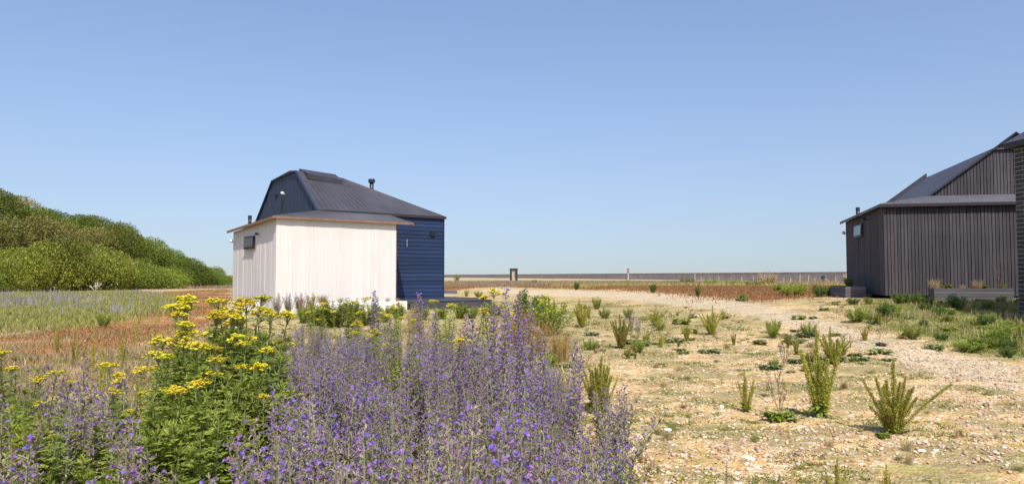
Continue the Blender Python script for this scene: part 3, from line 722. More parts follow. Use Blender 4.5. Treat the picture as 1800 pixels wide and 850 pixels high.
def tuft(seed, h=.3, n=120, rad=.12, mat='straw', name='grass_tuft', heads=False, lean=.5):
    rng = random.Random(seed); r = empty(name, (0, 0, 0)); m = MB()
    for i in range(n):
        q = rng.uniform(0, 6.28); b = Vector((math.cos(q), math.sin(q), 0))*rad*rng.random(); L = h*rng.uniform(.5, 1.05)
        dr = (Vector((math.cos(q), math.sin(q), 0))*rng.uniform(.05, lean)+rv(rng, .1)); dr.z = 0
        s_ = Vector((-math.sin(q+rng.uniform(-1, 1)), math.cos(q), 0)).normalized()*.0022
        p1 = b+dr*L*.4+UP*L*.6; p2 = b+dr*L*1.1+UP*L*.97; n0 = len(m.v)
        m.v += [tuple(b-s_), tuple(b+s_), tuple(p1+s_), tuple(p1-s_), tuple(p2)]
        m.f += [(n0, n0+1, n0+2, n0+3), (n0+3, n0+2, n0+4)]; m.m += [0, 0]
        if heads and rng.random() < .4:
            for _ in range(6): m.leaf(p1.lerp(p2, rng.uniform(.3, 1)), (rv(rng)+UP*.8).normalized(), .02, .006, 0, up=rv(rng))
    m.build('blades', M[mat], r); return r
def twig(seed, h=.5, name='dead_weed', mat='bark', n=26, wid=.5, base=.006, seedm=None):
    rng = random.Random(seed); r = empty(name, (0, 0, 0)); m = MB(); s2 = MB()
    def br(p, d, L, rad, lv):
        q = p+d*L*.5+rv(rng, L*.06); e = q+(d+UP*.15).normalized()*L*.5; m.tube([p, q, e], [rad, rad*.8, rad*.5], 4, 0, False)
        if lv:
            for _ in range(3 if lv > 1 else 4): br(p.lerp(e, rng.uniform(.3, .95)), (d+rv(rng, wid*1.3)+UP*.2).normalized(), L*rng.uniform(.4, .65), rad*.6, lv-1)
        elif seedm:
            for _ in range(8): s2.leaf(q.lerp(e, rng.random()), rv(rng), .012, .01, 0, up=rv(rng))
    for k in range(4): br(Vector((0,0,0)), (UP+rv(rng, .45*wid*2)).normalized(), h*rng.uniform(.5, .75), base, 2)
    m.build('branches', M[mat], r)
    if seedm and s2.f: s2.build('seed_heads', M[seedm], r)
    return r
first = set()
def place(src, p, s=1.0, rz=0.0, label=None, cat=None, group=None, sz=None, tilt=None):
    """the first use moves the built plant itself, every later one is a copy of it and its parts"""
    if src.name in first: o = copy_tree(src)
    else: first.add(src.name); o = src
    o.location = p; o.scale = (s, s, sz or s); o.rotation_euler = (tilt[0], tilt[1], rz) if tilt else (0, 0, rz)
    for k in ('label', 'category', 'group', 'kind'):
        if k in o: del o[k]
    return tag(o, label, cat, group)
def drop_unused():
    for o in [o for o in list(COL.objects) if o.parent is None and o.type == 'EMPTY' and 'label' not in o]:
        for c in list(o.children): bpy.data.objects.remove(c)
        bpy.data.objects.remove(o)
exec_rng = random.Random(77)
RU = exec_rng.uniform

# --- the big bank of shrubs on the left
def shrub(seed, rx, rz_, mat, n=5200, ls=.16):
    rng = random.Random(seed); nr = np.random.default_rng(seed)
    r = empty('shrub', (0, 0, 0)); tr = MB()
    blobs = [(Vector((0, 0, rz_*.45)), 1.0)]
    for i in range(17):
        q = rng.uniform(0, 6.28); e = rng.uniform(.0, 1.4); blobs.append((Vector((math.cos(q)*math.cos(e)*rx*.62, math.sin(q)*math.cos(e)*rx*.62, rz_*(.38+.42*math.sin(e)))), rng.uniform(.24, .46)))
    vs = []
    for c, s_ in blobs:
        k = int(n*s_*s_/3.2); d = nr.normal(size=(k, 3)); d /= np.linalg.norm(d, axis=1, keepdims=True)
        # twiggy outline: sprays that stick out in their own directions
        sp = nr.normal(size=(28, 3)); sp /= np.linalg.norm(sp, axis=1, keepdims=True)
        al = np.max(d@sp.T, axis=1); rad = (.80+.20*nr.random(k))*(1+.16*np.clip((al-.90)/.1, 0, 1))*(.80 if s_ == 1 else 1)
        ok = nr.random(k) < .45+.55*np.clip((al-.8)/.15, 0, 1); d = d[ok]; rad = rad[ok]
        p = d*rad[:, None]*np.array([rx*s_, rx*s_, rz_*.55*s_])+np.array(c); vs.append((p, d))
    P = np.concatenate([a for a, b in vs]); D = np.concatenate([b for a, b in vs]); ok = P[:, 2] > -.3; P = P[ok]; D = D[ok]; k = len(P)
    ld = D*.5+nr.normal(size=(k, 3))*.7+np.array([0, 0, .3]); ld /= np.linalg.norm(ld, axis=1, keepdims=True)
    up = nr.normal(size=(k, 3)); sd_ = np.cross(ld, up); sd_ /= np.linalg.norm(sd_, axis=1, keepdims=True)
    L = ls*nr.uniform(.6, 1.6, (k, 1)); W = L*.5
    V = np.stack([P, P+ld*L*.5+sd_*W*.5, P+ld*L, P+ld*L*.5-sd_*W*.5], 1).reshape(-1, 3); F = np.arange(4*k).reshape(-1, 4)
    np_mesh('foliage', V, F, mat, r)
    for i in range(6):
        q = rng.uniform(0, 6.28); tr.tube([(0, 0, -.5), (math.cos(q)*rx*.25, math.sin(q)*rx*.25, rz_*.35), (math.cos(q)*rx*.55, math.sin(q)*rx*.55, rz_*.75)], [.10, .06, .02], 5)
    tr.build('branches', M['bark'], r); return r
SH = [shrub(100+i, 3.0, 3.6, M['hedge'][i % 3], 15000, .115) for i in range(7)]
hl = ['bushy olive green shrub in the dense bank on the left']
for i_n, n_ in enumerate((.4, 4.0, 7.5, 11.0, 15.0)):
    a_ = -9.0+i_n*1.1
    while a_ < 31:
        p2 = L0+LD*a_+LN*(n_+RU(-.7, .7)); x, y = float(p2[0]), float(p2[1])
        sc = RU(.62, 1.2)*float(np.interp(a_, [-9, 12, 24, 31], [1.0, 1.0, .72, .48]))
        if -.80 < x/y < -.37:
            lb = 'leafy shrub at the foot of the bank' if i_n == 0 else ('shrub on the lower slope of the bank' if i_n < 2 else 'shrub high on the slope of the bank' if i_n < 3 else 'shrub on the crest of the bank')
            pc = (x/y+.80)/.43; lb += ', ' + ('nearest the left edge' if pc < .33 else 'midway along the bank' if pc < .68 else 'towards the house end')
            z = tzf(x, y)-.25
            place(SH[exec_rng.choice((0, 2, 3, 5) if i_n == 0 else range(7))], (x, y, z-(.55 if i_n == 0 else .2)), sc, RU(0, 6.28), lb, 'shrub', 'shrubs massed on the bank at the left', sz=sc*RU(.8, 1.2))
        a_ += RU(2.3, 3.5)*(sc/.95)*(.62 if i_n == 0 else 1)
for px, y, s in ((388, 90, .35), (396, 92, .33), (404, 94, .36), (380, 86, .4), (372, 83, .42)):
    place(SH[exec_rng.choice((2, 5))], at(px, y), s, RU(0, 6), 'low bright green shrub at the far right end of the bank', 'shrub', 'low shrubs at the end of the bank', sz=s*.8)
db = twig(900, .62, 'dead_bush', 'dead', wid=.6, base=.014)
place(db, G(167, 512), 1.35, 1.0, 'bleached white dead bush standing alone before the shrub bank', 'bush')

# --- foreground bugloss
BG = [bugloss(200+i, h=.80, ns=4+(i % 3), fl=(.18, .40, .28, .50, .14, .44, .24, .55)[i], spread=.12+.04*(i % 3), fat=1.05+.1*(i % 3)) for i in range(8)]
BN = [bugloss(250+i, h=.85, ns=5, fl=.20, spread=.20, fat=1.3, detail=1.7) for i in range(2)]
BT = [bugloss(230+i, h=1.0, ns=1, fl=.6, spread=.08, fat=1.2, detail=1.8) for i in range(4)]
tall = [(890, 508, 6.5), (905, 516, 7.2), (745, 515, 8.5), (857, 540, 6.0), (935, 535, 6.8), (968, 582, 5.2), (652, 512, 10.5), (672, 522, 10.5), (772, 548, 7.0), (1008, 600, 5.0), (838, 560, 6.0), (810, 552, 7.8), (880, 545, 5.6), (915, 560, 5.8), (690, 560, 8.5)]
TL = ('tallest bugloss spike, just right of the deck', 'tall spike beside the tallest one', 'lone tall spike below the navy wall', 'tall spike left of the tallest pair', 'tall spike right of the tallest pair', 'violet blue spike at the right shoulder of the mass', 'dark seed spike against the white wall, left of two', 'dark seed spike against the white wall, right of two', 'spike before the deck corner', 'outermost tall spike on the right shoulder', 'spike left of the shoulder group', 'spike below the deck fascia', 'broad spike inside the shoulder group', 'lower spike inside the shoulder group', 'tall spike near the middle of the back edge')
for (px, ty, y), tl_ in zip(tall, TL):
    p = at(px, y); h = EYE+(HZ-ty)/FPX*y-p.z
    place(exec_rng.choice(BT), p, h, RU(0, 6.28), 'bugloss, '+tl_, 'wildflower', 'tall bugloss spikes standing above the mass')
place(exec_rng.choice(BT), at(1002, 5.0), .88, 1.2, 'leaning bugloss spike at the right shoulder of the purple mass, bent towards the shingle', 'wildflower', tilt=(0, .32))
cnt = 0; pts = []
def tooclose(x, y, dm): return any((x-a)**2+(y-b)**2 < dm*dm for a, b in pts)
tries = 0
fl_rich = (.10, .22, .16, .30, .08, .25, .14, .34)
while cnt < 236 and tries < 9000:
    tries += 1; y = 2.35+8.6*exec_rng.random()**1.05; dens = 1
    l_ = np.interp(y, [2.3, 4, 6, 8, 11], [470, 500, 515, 505, 540]); r_ = np.interp(y, [2.3, 3.5, 5, 7, 9, 11], [1085, 1070, 1035, 985, 930, 760])
    px = RU(l_, r_); x = (px-900)/FPX*y
    if tooclose(x, y, .155+.012*y): continue
    pts.append((x, y)); hs = float(np.interp(y, [2.3, 3.2, 5, 8, 11], [.80, .84, .88, .86, .80]))*RU(.70, 1.18)
    if y < 3.4: hs = RU(.92, 1.12)
    if px > r_-90: hs *= .82
    bi = exec_rng.randrange(8); f_ = (px-l_)/(r_-l_)
    row = 'along the bottom edge' if y < 3.4 else 'in the front half' if y < 5.2 else 'in the middle depth' if y < 7.5 else 'at the back'
    colm = 'left flank' if f_ < .2 else 'left half' if f_ < .5 else 'right half' if f_ < .8 else 'right flank'
    lb = '%s bugloss %s of the purple mass, %s' % ('richly flowering violet' if fl_rich[bi] > .2 else 'grey mauve, mostly budding', row, colm)
    place(BN[bi % 2] if y < 3.1 and bi in (1, 3, 5) else BG[bi], (x, y, tzf(x, y)), hs, RU(0, 6.28), lb, 'wildflower', 'bugloss plants massed in the foreground', None, (RU(-.13, .13), RU(-.13, .13))); cnt += 1
for px, y, s in ((30, 2.7, .72), (75, 2.9, .62), (5, 3.3, .8), (240, 2.5, .80), (262, 2.9, .78), (395, 2.5, .60), (432, 2.8, .78), (290, 2.35, .5), (455, 2.6, .6), (350, 2.4, .48), (120, 4.2, .72), (160, 4.6, .9), (185, 4.3, .85), (215, 4.8, .9), (110, 5.0, .88), (140, 5.2, 1.0), (135, 4.5, .8), (60, 6.2, .8), (10, 6.5, .85), (200, 5.6, .8), (330, 8, .9), (360, 7.6, .8), (480, 7.5, .85), (510, 6.8, .75), (470, 5.8, .8), (455, 5.0, .7), (495, 4.6, .8), (370, 5.5, .95), (410, 5.9, 1.05), (440, 6.5, 1.1)):
    p = at(px, y); s *= 1.28 if y < 3.4 else 1.05
    place(exec_rng.choice(BN if y < 3.4 else BG), p, s, RU(0, 6.28), 'large hairy violet bugloss at the bottom edge, ' + ('by the left edge' if px < 100 else 'left of the ragwort clump' if px < 280 else 'below the ragwort clump' if px < 400 else 'at the left foot of the purple mass') if y < 3.4 else 'bugloss among the yellow ragwort, ' + ('near the left edge' if px < 90 else 'left of the tall clump' if px < 250 else 'behind the tall clump' if y > 7 else 'between the tall clump and the purple mass'), 'wildflower', 'large bugloss at the bottom edge' if y < 3.4 else 'bugloss plants at the lower left')
for px, y, s in ((1110, 560, .30), (1122, 566, .25), (1098, 562, .25)):
    place(exec_rng.choice(BG), G(px, y+28), s*2.2, RU(0, 6), 'small mauve bugloss on the open shingle behind a dock plant', 'wildflower', 'small bugloss on the open shingle')
for k, (px, by, ty) in enumerate(((1276, 868, 812), (1455, 880, 836), (1090, 830, 640))):
    p = G(px, by); place(BT[k % 4] if k < 2 else BG[2], p, (by-ty)*p.y/FPX, RU(0, 6), ('lone short violet bugloss spike at the bottom edge right of the mass', 'violet bugloss just cut by the bottom edge under the dock plants', 'loose sprawling bugloss at the right edge of the mass')[k], 'wildflower')
sp_ = bugloss(260, .5, 7, .5, .35)
for px, by in ((1075, 830), (1062, 800), (1088, 860)):
    place(sp_, G(px, by), RU(.8, 1.1), RU(0, 6), 'sprawling grey bugloss on the shingle at the right edge of the mass', 'wildflower', 'sprawling bugloss at the edge of the shingle')

# --- ragwort
RG = [ragwort(300+i, .9, 3+i % 2, .75, 1.1) for i in range(4)]
RL = [ragwort(320+i, .6, 5, .0, 1.25, 'green_y' if i == 1 else 'green') for i in range(2)]
RT = [ragwort(340+i, 1.0, 1, 1.0, .8, 'green') for i in range(2)]
def rag(src, px, ty, y, lb, grp):
    if 'tall clump' in lb:
        lb += ', %s side, %s' % ('left' if px < 345 else 'right' if px > 410 else 'middle', 'reaching highest' if ty < 530 else 'upper' if ty < 600 else 'mid height' if ty < 660 else 'lowest')
    elif 'before the white house' in lb:
        lb += ', %s' % ('left of its front wall centre' if px < 600 else 'under the front wall' if px < 690 else 'near its right corner' if px < 760 else 'by the deck')
    else: lb += ', %s' % ('cut by the left edge' if px < 15 else 'just inside the left edge' if px < 60 else 'second from the left edge' if px < 120 else 'closest to the tall clump')
    p = at(px, y); h = EYE+(HZ-ty)/FPX*y-p.z
    b = {0: .9, 1: .6, 2: 1.0}[0 if src in RG else 1 if src in RL else 2]
    place(src, p, h/b*.97, RU(0, 6.28), lb, 'wildflower', grp)
for px, ty, y in ((335, 520, 5.6), (352, 516, 5.9), (342, 530, 5.7), (325, 532, 5.5), (348, 548, 5.5), (332, 560, 5.3), (440, 520, 6.1), (402, 522, 6.3), (318, 545, 5.4), (415, 516, 6.2), (455, 524, 6.0), (468, 540, 6.1), (380, 535, 6.3), (432, 548, 5.8), (330, 592, 4.9), (355, 590, 5.1), (300, 622, 4.7), (345, 625, 4.6), (395, 640, 4.7), (425, 600, 5.3), (455, 610, 5.2), (365, 655, 4.4), (315, 670, 4.4), (400, 560, 5.8), (470, 690, 4.6)):
    rag(exec_rng.choice(RG+RT), px, ty, y, 'yellow headed ragwort in the tall clump', 'ragwort in the tall clump left of the purple mass')
for px, ty, y in ((340, 700, 4.1), (300, 720, 4.0), (380, 690, 4.2), (270, 730, 4.0), (420, 700, 4.3), (250, 700, 4.5), (445, 660, 4.8), (230, 760, 3.9), (355, 750, 3.7), (320, 660, 4.8), (355, 620, 5.2), (385, 600, 5.4), (405, 585, 5.6), (430, 580, 5.7), (450, 570, 5.9), (475, 600, 5.6), (330, 610, 5.1), (345, 570, 5.5), (465, 640, 5.1), (440, 625, 5.2), (375, 640, 4.9), (480, 665, 4.9), (290, 680, 4.6), (410, 650, 5.0)):
    rag(exec_rng.choice(RL), px, ty, y, 'flowerless leafy ragwort low in the tall clump', 'leafy ragwort at the foot of the tall clump')
for px, ty, y, g in ((35, 605, 5.6, 0), (22, 612, 5.8, 0), (75, 648, 5.2, 1), (95, 656, 5.3, 1), (210, 652, 4.9, 1), (245, 632, 5.2, 1), (258, 640, 5.0, 1), (12, 640, 5.4, 0), (200, 675, 4.7, 1), (0, 690, 4.6, 0)):
    rag(exec_rng.choice(RG+RT), px, ty, y, 'yellow headed ragwort near the left side', 'ragwort near the left edge' if g == 0 else 'ragwort left of the tall clump')
for px, ty, y in ((20, 690, 4.3), (50, 705, 4.0), (80, 715, 4.2), (10, 740, 3.7), (45, 680, 4.8), (105, 740, 4.4), (-10, 700, 4.5), (70, 755, 3.7), (180, 770, 4.2), (205, 730, 4.4), (150, 790, 4.3)):
    rag(RL[1] if px < 60 else RL[0], px, ty, y, 'ferny green plant without flowers at the lower left', 'ferny green plants at the lower left')
for px, ty, y in ((578, 530, 12), (560, 538, 12.5), (618, 520, 13), (600, 545, 12.2), (640, 545, 11.5), (662, 548, 11.5), (695, 530, 13), (700, 555, 11.5), (730, 560, 11.5), (555, 520, 14), (845, 538, 9), (820, 545, 9), (870, 505, 10), (785, 525, 12), (690, 545, 12), (650, 580, 9), (668, 575, 9), (632, 560, 10)):
    rag(exec_rng.choice(RG+RT), px, ty, y, 'smaller ragwort behind the purple mass before the white house', 'ragwort behind the purple mass')
yl = dock(390, .7, 4, .30, .9, False, ('seed', 'green_y', 'bark'))
GY = [bush(391, .30, .7, 900, .03, 'green_y', 0, 'yellow_green_weed')]
for px, ty, y in ((715, 585, 6.5), (705, 600, 6.2), (722, 610, 6.0)):
    p = at(px, y); h = EYE+(HZ-ty)/FPX*y; place(GY[0], p, h/.72, RU(0, 6), 'lime yellow weed standing inside the purple mass', 'weed', 'lime weeds inside the purple mass')
for px, by, hh in ((160, 655, 85), (130, 640, 60), (240, 600, 50), (180, 690, 90), (215, 640, 70), (270, 620, 60), (100, 620, 60)):
    p = G(px, by); place(yl if px == 160 else twig_src if False else yl, p, hh*p.y/FPX/.7, RU(0, 6), 'dry yellow stemmed weed on the red patch at the left', 'weed', 'dry yellow weeds on the left')
for px, by, hh, lb in ((250, 572, 32, 'upright green ragwort alone on the red field, topmost'), (238, 585, 20, 'small green ragwort on the red field beside the taller one')):
    p = G(px, by); place(RT[0], p, hh*p.y/FPX, 1, lb, 'wildflower')

# --- shrubs and docks over the shingle
DK = [dock(400+i, .6, (24, 15, 11, 24)[i], (1.0, .45, .40, .62)[i], (1.6, 1.7, 1.6, 1.6)[i]) for i in range(4)]
def dk(i, px, by, ty, lb, g=None, s=1.0):
    p = G(px, by); place(DK[i], p, (by-ty)*p.y/FPX/.6*s, RU(0, 6.28), lb, 'dock', g)
dk(0, 1570, 762, 632, 'bushy yellow green dock fanned out on the shingle, largest on the right')
dk(1, 1442, 732, 590, 'tall narrow yellow green dock left of the bushy one')
dk(2, 1312, 722, 652, 'short two spiked dock beside a low green leafy plant')
dk(3, 1050, 725, 628, 'broad yellow green dock against the right edge of the purple mass'); dk(3, 1062, 722, 640, 'second dock crowding the broad one at the edge of the purple mass', s=.9)
dk(3, 1092, 612, 552, 'dock before the small mauve bugloss on the open shingle')
dk(0, 1250, 588, 536, 'yellow green dock on the open shingle near the path bend')
dk(3, 1022, 575, 525, 'yellowish dock just behind the right end of the purple mass')
dk(2, 1470, 890, 806, 'dock spike rising from the bottom edge right of centre'); dk(2, 1560, 885, 818, 'small dock spike at the bottom edge below the bushy one')
for k, (px, by, ty) in enumerate(((1152, 572, 535), (1510, 566, 540), (1400, 622, 590), (1385, 610, 585), (1465, 640, 575), (1290, 606, 582), (1035, 560, 535))):
    dk(k % 4, px, by, ty, 'small weathered dock scattered on the open shingle', 'small docks scattered on the shingle')
LB_ = [rosette(500, .24, .10, 90, .40, 'green'), rosette(501, .24, .08, 90, .4, 'green_g'), rosette(502, .24, .07, 80, .45, 'green')]
for k, (px, by, wpx, lb) in enumerate(((1355, 738, 95, 'dark crinkled leafy plant between two docks on the shingle'), (1385, 740, 60, 'crinkled leafy plant at the foot of the tall narrow dock'), (1040, 715, 55, 'broad leaved plant in shade of the dock beside the purple mass'), (1545, 768, 50, 'leafy rosette at the foot of the bushy dock'), (880, 838, 110, 'large bright green leafy plant in the bottom of the purple mass'), (1725, 612, 120, 'sprawling green plant near the right edge before the brick building'), (1760, 600, 90, 'leafy plant beside the brick building foot'), (1642, 614, 60, 'round green leafy plant on the path verge'), (1600, 590, 60, 'low green plant behind the path verge'), (1410, 562, 45, 'small green mat plant beyond the path'), (1430, 560, 30, 'small green mat plant beside its larger neighbour beyond the path'), (1470, 590, 40, 'dull green plant at the far path edge'), (1205, 570, 60, 'green leafy plant amid the open shingle'), (1130, 608, 50, 'low grey green plant right of the mauve bugloss'), (1180, 600, 40, 'dull leafy plant on the open shingle left of the bend'), (1210, 585, 55, 'spreading green plant left of the dock near the bend'), (1040, 590, 45, 'grey green mat behind the purple mass'))):
    p = G(px, by); place(LB_[k % 3], p, wpx*p.y/FPX/.55, RU(0, 6), lb, 'plant', None, wpx*p.y/FPX/.55*.8)
BS = [bush(520, .5, .5, 1300, .040, 'green_d'), bush(521, .5, .5, 1300, .035, 'green'), bush(522, .6, .6, 1700, .035, 'green', 46, 'flowering_shrub'), bush(523, .4, .8, 1200, .05, 'green_y')]
def bs(i, px, by, ty, lb, g=None, wpx=None):
    p = G(px, by); hb = (.5, .5, .6, .8)[i]; wb = (.5, .5, .6, .4)[i]; s = (by-ty)*p.y/FPX/hb
    place(BS[i], p, (wpx*p.y/FPX/wb) if wpx else s, RU(0, 6), lb, 'shrub', g, sz=s)
for a in ((0, 928, 572, 508, 'dark green shrub behind the purple mass', None, 78), (2, 968, 588, 516, 'rounded shrub with yellow flowers behind the purple mass', None, 88), (2, 950, 560, 525, 'second yellow flowered shrub behind the rounded one', None, 40),
          (0, 1148, 514, 497, 'small dark shrub where shingle meets the red field, left of two', None, 14), (0, 1227, 521, 500, 'small dark shrub on the red field edge, right of two', None, 12), (0, 1013, 509, 494, 'small green shrub farthest left on the red field edge', None, 13),
          (1, 1048, 543, 520, 'light green shrub on the olive ground behind the docks', None, 22), (1, 840, 522, 510, 'small green shrub beside the deck corner', None, 18), (1, 820, 521, 507, 'tiny green shrub right of the low dark box', None, 9),
          (1, 1400, 520, 494, 'bright green shrub clump before the sea wall, left part', None, 50), (1, 1375, 512, 497, 'green shrub clump before the sea wall near the dry tree', None, 50), (1, 1385, 521, 498, 'front green shrub of the clump before the sea wall', None, 30),
          (0, 1440, 522, 498, 'dark green shrub below the mooring drum', None, 30), (0, 1462, 519, 503, 'dark low shrub left of the black house planter', None, 30),
          (1, 1180, 500, 492, 'low green shrub strip before the sea wall', None, 40), (1, 1210, 500, 487, 'yellow green shrub strip before the sea wall', None, 30), (1, 1250, 500, 489, 'green shrub left of the fence posts', None, 35), (1, 1290, 502, 491, 'green shrub among the fence posts', None, 45), (1, 1330, 503, 492, 'green shrub left of the dry tree', None, 40),
          (0, 1580, 535, 512, 'rounded shrub at the black house corner', None, 36), (0, 1612, 534, 512, 'dark rounded shrub left of the lime leaved planter', None, 30), (1, 1600, 532, 520, 'green shrub between two rounded ones at the black house', None, 40),
          (0, 1556, 558, 530, 'dark shrub in the verge before the black house', None, 36), (1, 1508, 566, 535, 'brownish green shrub on the verge', None, 50), (0, 1682, 545, 515, 'small shrub in front of the lime leaved planter', None, 34), (1, 1735, 544, 524, 'pale green shrub in front of the planter right end', None, 30),
          (1, 1765, 612, 555, 'tall green shrub beside the brick building', None, 52), (1, 1790, 590, 565, 'shrub partly cut by the right edge', None, 40), (1, 1700, 618, 598, 'low green shrub on the right verge', None, 60),
          (3, 590, 575, 520, 'leafy green weed before the white house, centre', None, 60), (3, 560, 572, 522, 'leafy green weed before the white house, left', None, 50), (3, 620, 575, 514, 'leafy green weed before the white house, right', None, 40), (3, 808, 560, 525, 'lime green weed before the deck', None, 28), (1, 655, 565, 528, 'green weed under the dark seed spikes', None, 34),
          (3, 535, 568, 532, 'leafy green weed before the white house, farthest left', None, 30), (3, 675, 566, 530, 'leafy green weed below the right half of the white wall', None, 34), (3, 700, 560, 528, 'leafy green weed at the white planter end', None, 30), (3, 645, 572, 534, 'leafy green weed between the clumps before the white wall', None, 36), (3, 740, 562, 534, 'leafy green weed below the navy wall', None, 32), (3, 775, 560, 536, 'leafy green weed before the deck fascia', None, 26), (3, 870, 555, 528, 'leafy green weed just right of the deck corner', None, 34),
          (1, 180, 575, 548, 'green weed on the meadow patch at the left', None, 30), (1, 1103, 500, 490, 'green tuft shrub before the sea wall, far left', None, 14), (1, 940, 500, 490, 'green tuft shrub on the far red field', None, 12), (0, 1500, 535, 522, 'dark foliage by the left planter', None, 26), (1, 830, 560, 535, 'leafy green weed beside the deck', None, 30)):
    bs(*a)
tr_ = bush(530, 1.0, 1.0, 1500, .05, 'straw', 0, 'dry_bush'); p = G(1348, 502); place(tr_, p, 42*p.y/FPX, 0, 'tan dry bush rising over the sea wall line', 'bush', sz=30*p.y/FPX)
p = at(803, 130); place(bush(531, 1.0, 1.0, 1200, .05, 'green', 0), p, 1.6, 0, 'small dark bush on the skyline right of the navy wall', 'bush')
# dead weeds
TW_ = [twig(600+i, .5, 'dead_weed', 'bark', wid=(.3, .5, .4)[i], base=.004, seedm='brown') for i in range(3)]
for k, (px, by, ty, lb) in enumerate(((1372, 735, 640, 'thin bare stem with brown seeds beside the crinkled leafy plant'), (1132, 852, 790, 'thin dry stem at the bottom right of the purple mass'), (1378, 640, 585, 'thin dry weed on the path edge'), (1495, 612, 585, 'low twiggy dead weed on the path'), (1420, 640, 598, 'twiggy dead weed left of the path'), (1700, 553, 525, 'brown dead weed in shade before the planter'), (1764, 560, 520, 'tall brown dead weed near the brick building'), (1450, 600, 580, 'small dead weed behind the tall narrow dock'))):
    p = G(px, by); place(TW_[k % 3], p, (by-ty)*p.y/FPX/.6, RU(0, 6), lb, 'weed')
n_ = 0
SM = ((BS[1], .5, 'small green plant dotted over the olive middle ground', 'plant', 'small green plants on the middle ground'), (DK[1], .6, 'small dock dotted over the olive middle ground', 'dock', 'small docks on the middle ground'), (LB_[1], .35, 'low grey green plant dotted over the middle ground', 'plant', 'low grey green plants on the middle ground'), (TW_[1], .6, 'brown twiggy weed dotted over the middle ground', 'weed', 'brown weeds on the middle ground'))
while n_ < 148:
    if n_ % 4 == 0: c0 = G(RU(1000, 1600), 513+140*exec_rng.random()**1.5)
    x_, y_ = c0.x+RU(-.5, .5), c0.y+RU(-.5, .5); p = Vector((x_, y_, tzf(x_, y_)))
    if float(inside(PATH, np.array([p.x]), np.array([p.y]), .35)[0]) > .25 and n_ % 4 == 0: continue
    src, b_, lb, ct, gp = SM[exec_rng.choice((0, 1, 2, 2, 3))]; h_ = RU(.08, .34); place(src, p, h_/b_*RU(1, 1.6), RU(0, 6), lb, ct, gp, sz=h_/b_); n_ += 1
n_ = 0
while n_ < 34:
    px = RU(1530, 1795); by = RU(528, 640); p = G(px, by)
    if p.y > 22.2 or float(inside(PATH, np.array([p.x]), np.array([p.y]), .35)[0]) > .2 or float(inside(GRR, np.array([p.x]), np.array([p.y]), .5)[0]) < .4: continue
    k = exec_rng.choice((0, 0, 1, 2)); src, b_ = ((BS[0], .5), (BS[1], .5), (LB_[0], .35))[k if k < 3 else 0]; h_ = RU(.10, .30)
    place(src, p, h_/b_*RU(1.1, 1.9), RU(0, 6), ('dark leafy plant on the grassy verge before the black house', 'light green leafy plant on the grassy verge before the black house', 'crinkled low plant on the grassy verge before the black house')[k], 'plant', ('dark plants on the verge', 'light green plants on the verge', 'crinkled plants on the verge')[k], sz=h_/b_); n_ += 1
# grass tufts, dry and green
GT = [tuft(620, .35, 200, .14, 'straw', heads=True), tuft(621, .25, 220, .16, 'grassg'), tuft(622, .3, 180, .12, 'sorrel', heads=True)]
lab = ('dry straw coloured grass tuft scattered over the shingle', 'green grass tuft scattered over the shingle', 'reddish dry grass tuft scattered over the shingle')
grp = ('dry grass tufts on the shingle', 'green grass tufts on the shingle', 'reddish grass tufts on the shingle')
n_ = 0
while n_ < 60:
    px = RU(1010, 1790); by = 530+300*exec_rng.random()**1.6; p = G(px, by)
    if float(inside(PATH, np.array([p.x]), np.array([p.y]), .35)[0]) > .3: continue
    i = exec_rng.choice((0, 1, 1, 2)); place(GT[i], p, RU(.25, .75)*(.5 if by > 640 else 1), RU(0, 6), lab[i], 'grass', grp[i], sz=RU(.2, .5)*(.6 if by > 620 else 1)); n_ += 1
for px, by, h in ((905, 600, 80), (950, 600, 60), (985, 610, 50), (920, 580, 50), (730, 560, 30), (540, 540, 22)):
    p = G(px, by+25); place(GT[2] if px > 800 else GT[0], p, (h+25)*p.y/FPX/.35*.6, RU(0, 6), 'tall reddish grass behind the right of the purple mass' if px > 800 else 'straw grass before the white house', 'grass', 'tall grass behind the purple mass', sz=(h+25)*p.y/FPX/.35)
# planter plants
hos = rosette(640, .34, .12, 40, .7, 'green_y', 'lime_leaved_plant')
for x, lb in ((.42, 'lime green leaved plant at the left of the black house planter'), (1.42, 'lime green leaved plant right of the middle of the planter')):
    place(hos, LB(.95+x, -1.45+.25, .99), .95, x, lb, 'plant')
for x, i, s, lb in ((.12, 0, 1.0, 'wispy dry grass at the left end of the planter'), (.85, 0, .5, 'short dry grass between the lime leaved plants'), (1.1, 2, .5, 'reddish grass between the lime leaved plants'), (1.25, 0, .95, 'tall arching grass in the planter middle'), (1.85, 1, .9, 'green grass at the right end of the planter')):
    place(GT[i], LB(.95+x, -1.2, .98), s, 0, lb, 'grass')
p = LB(.95+1.8, -1.15, .98); place(TW_[0], p, 1.15, 0, 'tall dry stalk at the right end of the planter', 'weed')
place(BS[0], LB(-.6, 2.2, 1.0), .8, 0, 'dark leafy plant in the corner planter of the black house', 'plant')
for x, s in ((.1, .8), (.8, 1.0), (.9, .9), (1.5, .7), (3.3, .6), (3.7, .5)):
    place(GT[0], LW(.55+x, -.6, .44), s, x, 'wispy dry grass growing in the long white planter', 'grass', 'dry grass in the long white planter')
for x, y in ((-.55, 1.0), (-.5, 1.9)): place(GT[0], LW(x, y, .46), .8, x, 'wispy dry grass growing in the short white planter', 'grass', 'dry grass in the short white planter')
lav = [bugloss(270, .6, 12, .3, .25, 1.0)]
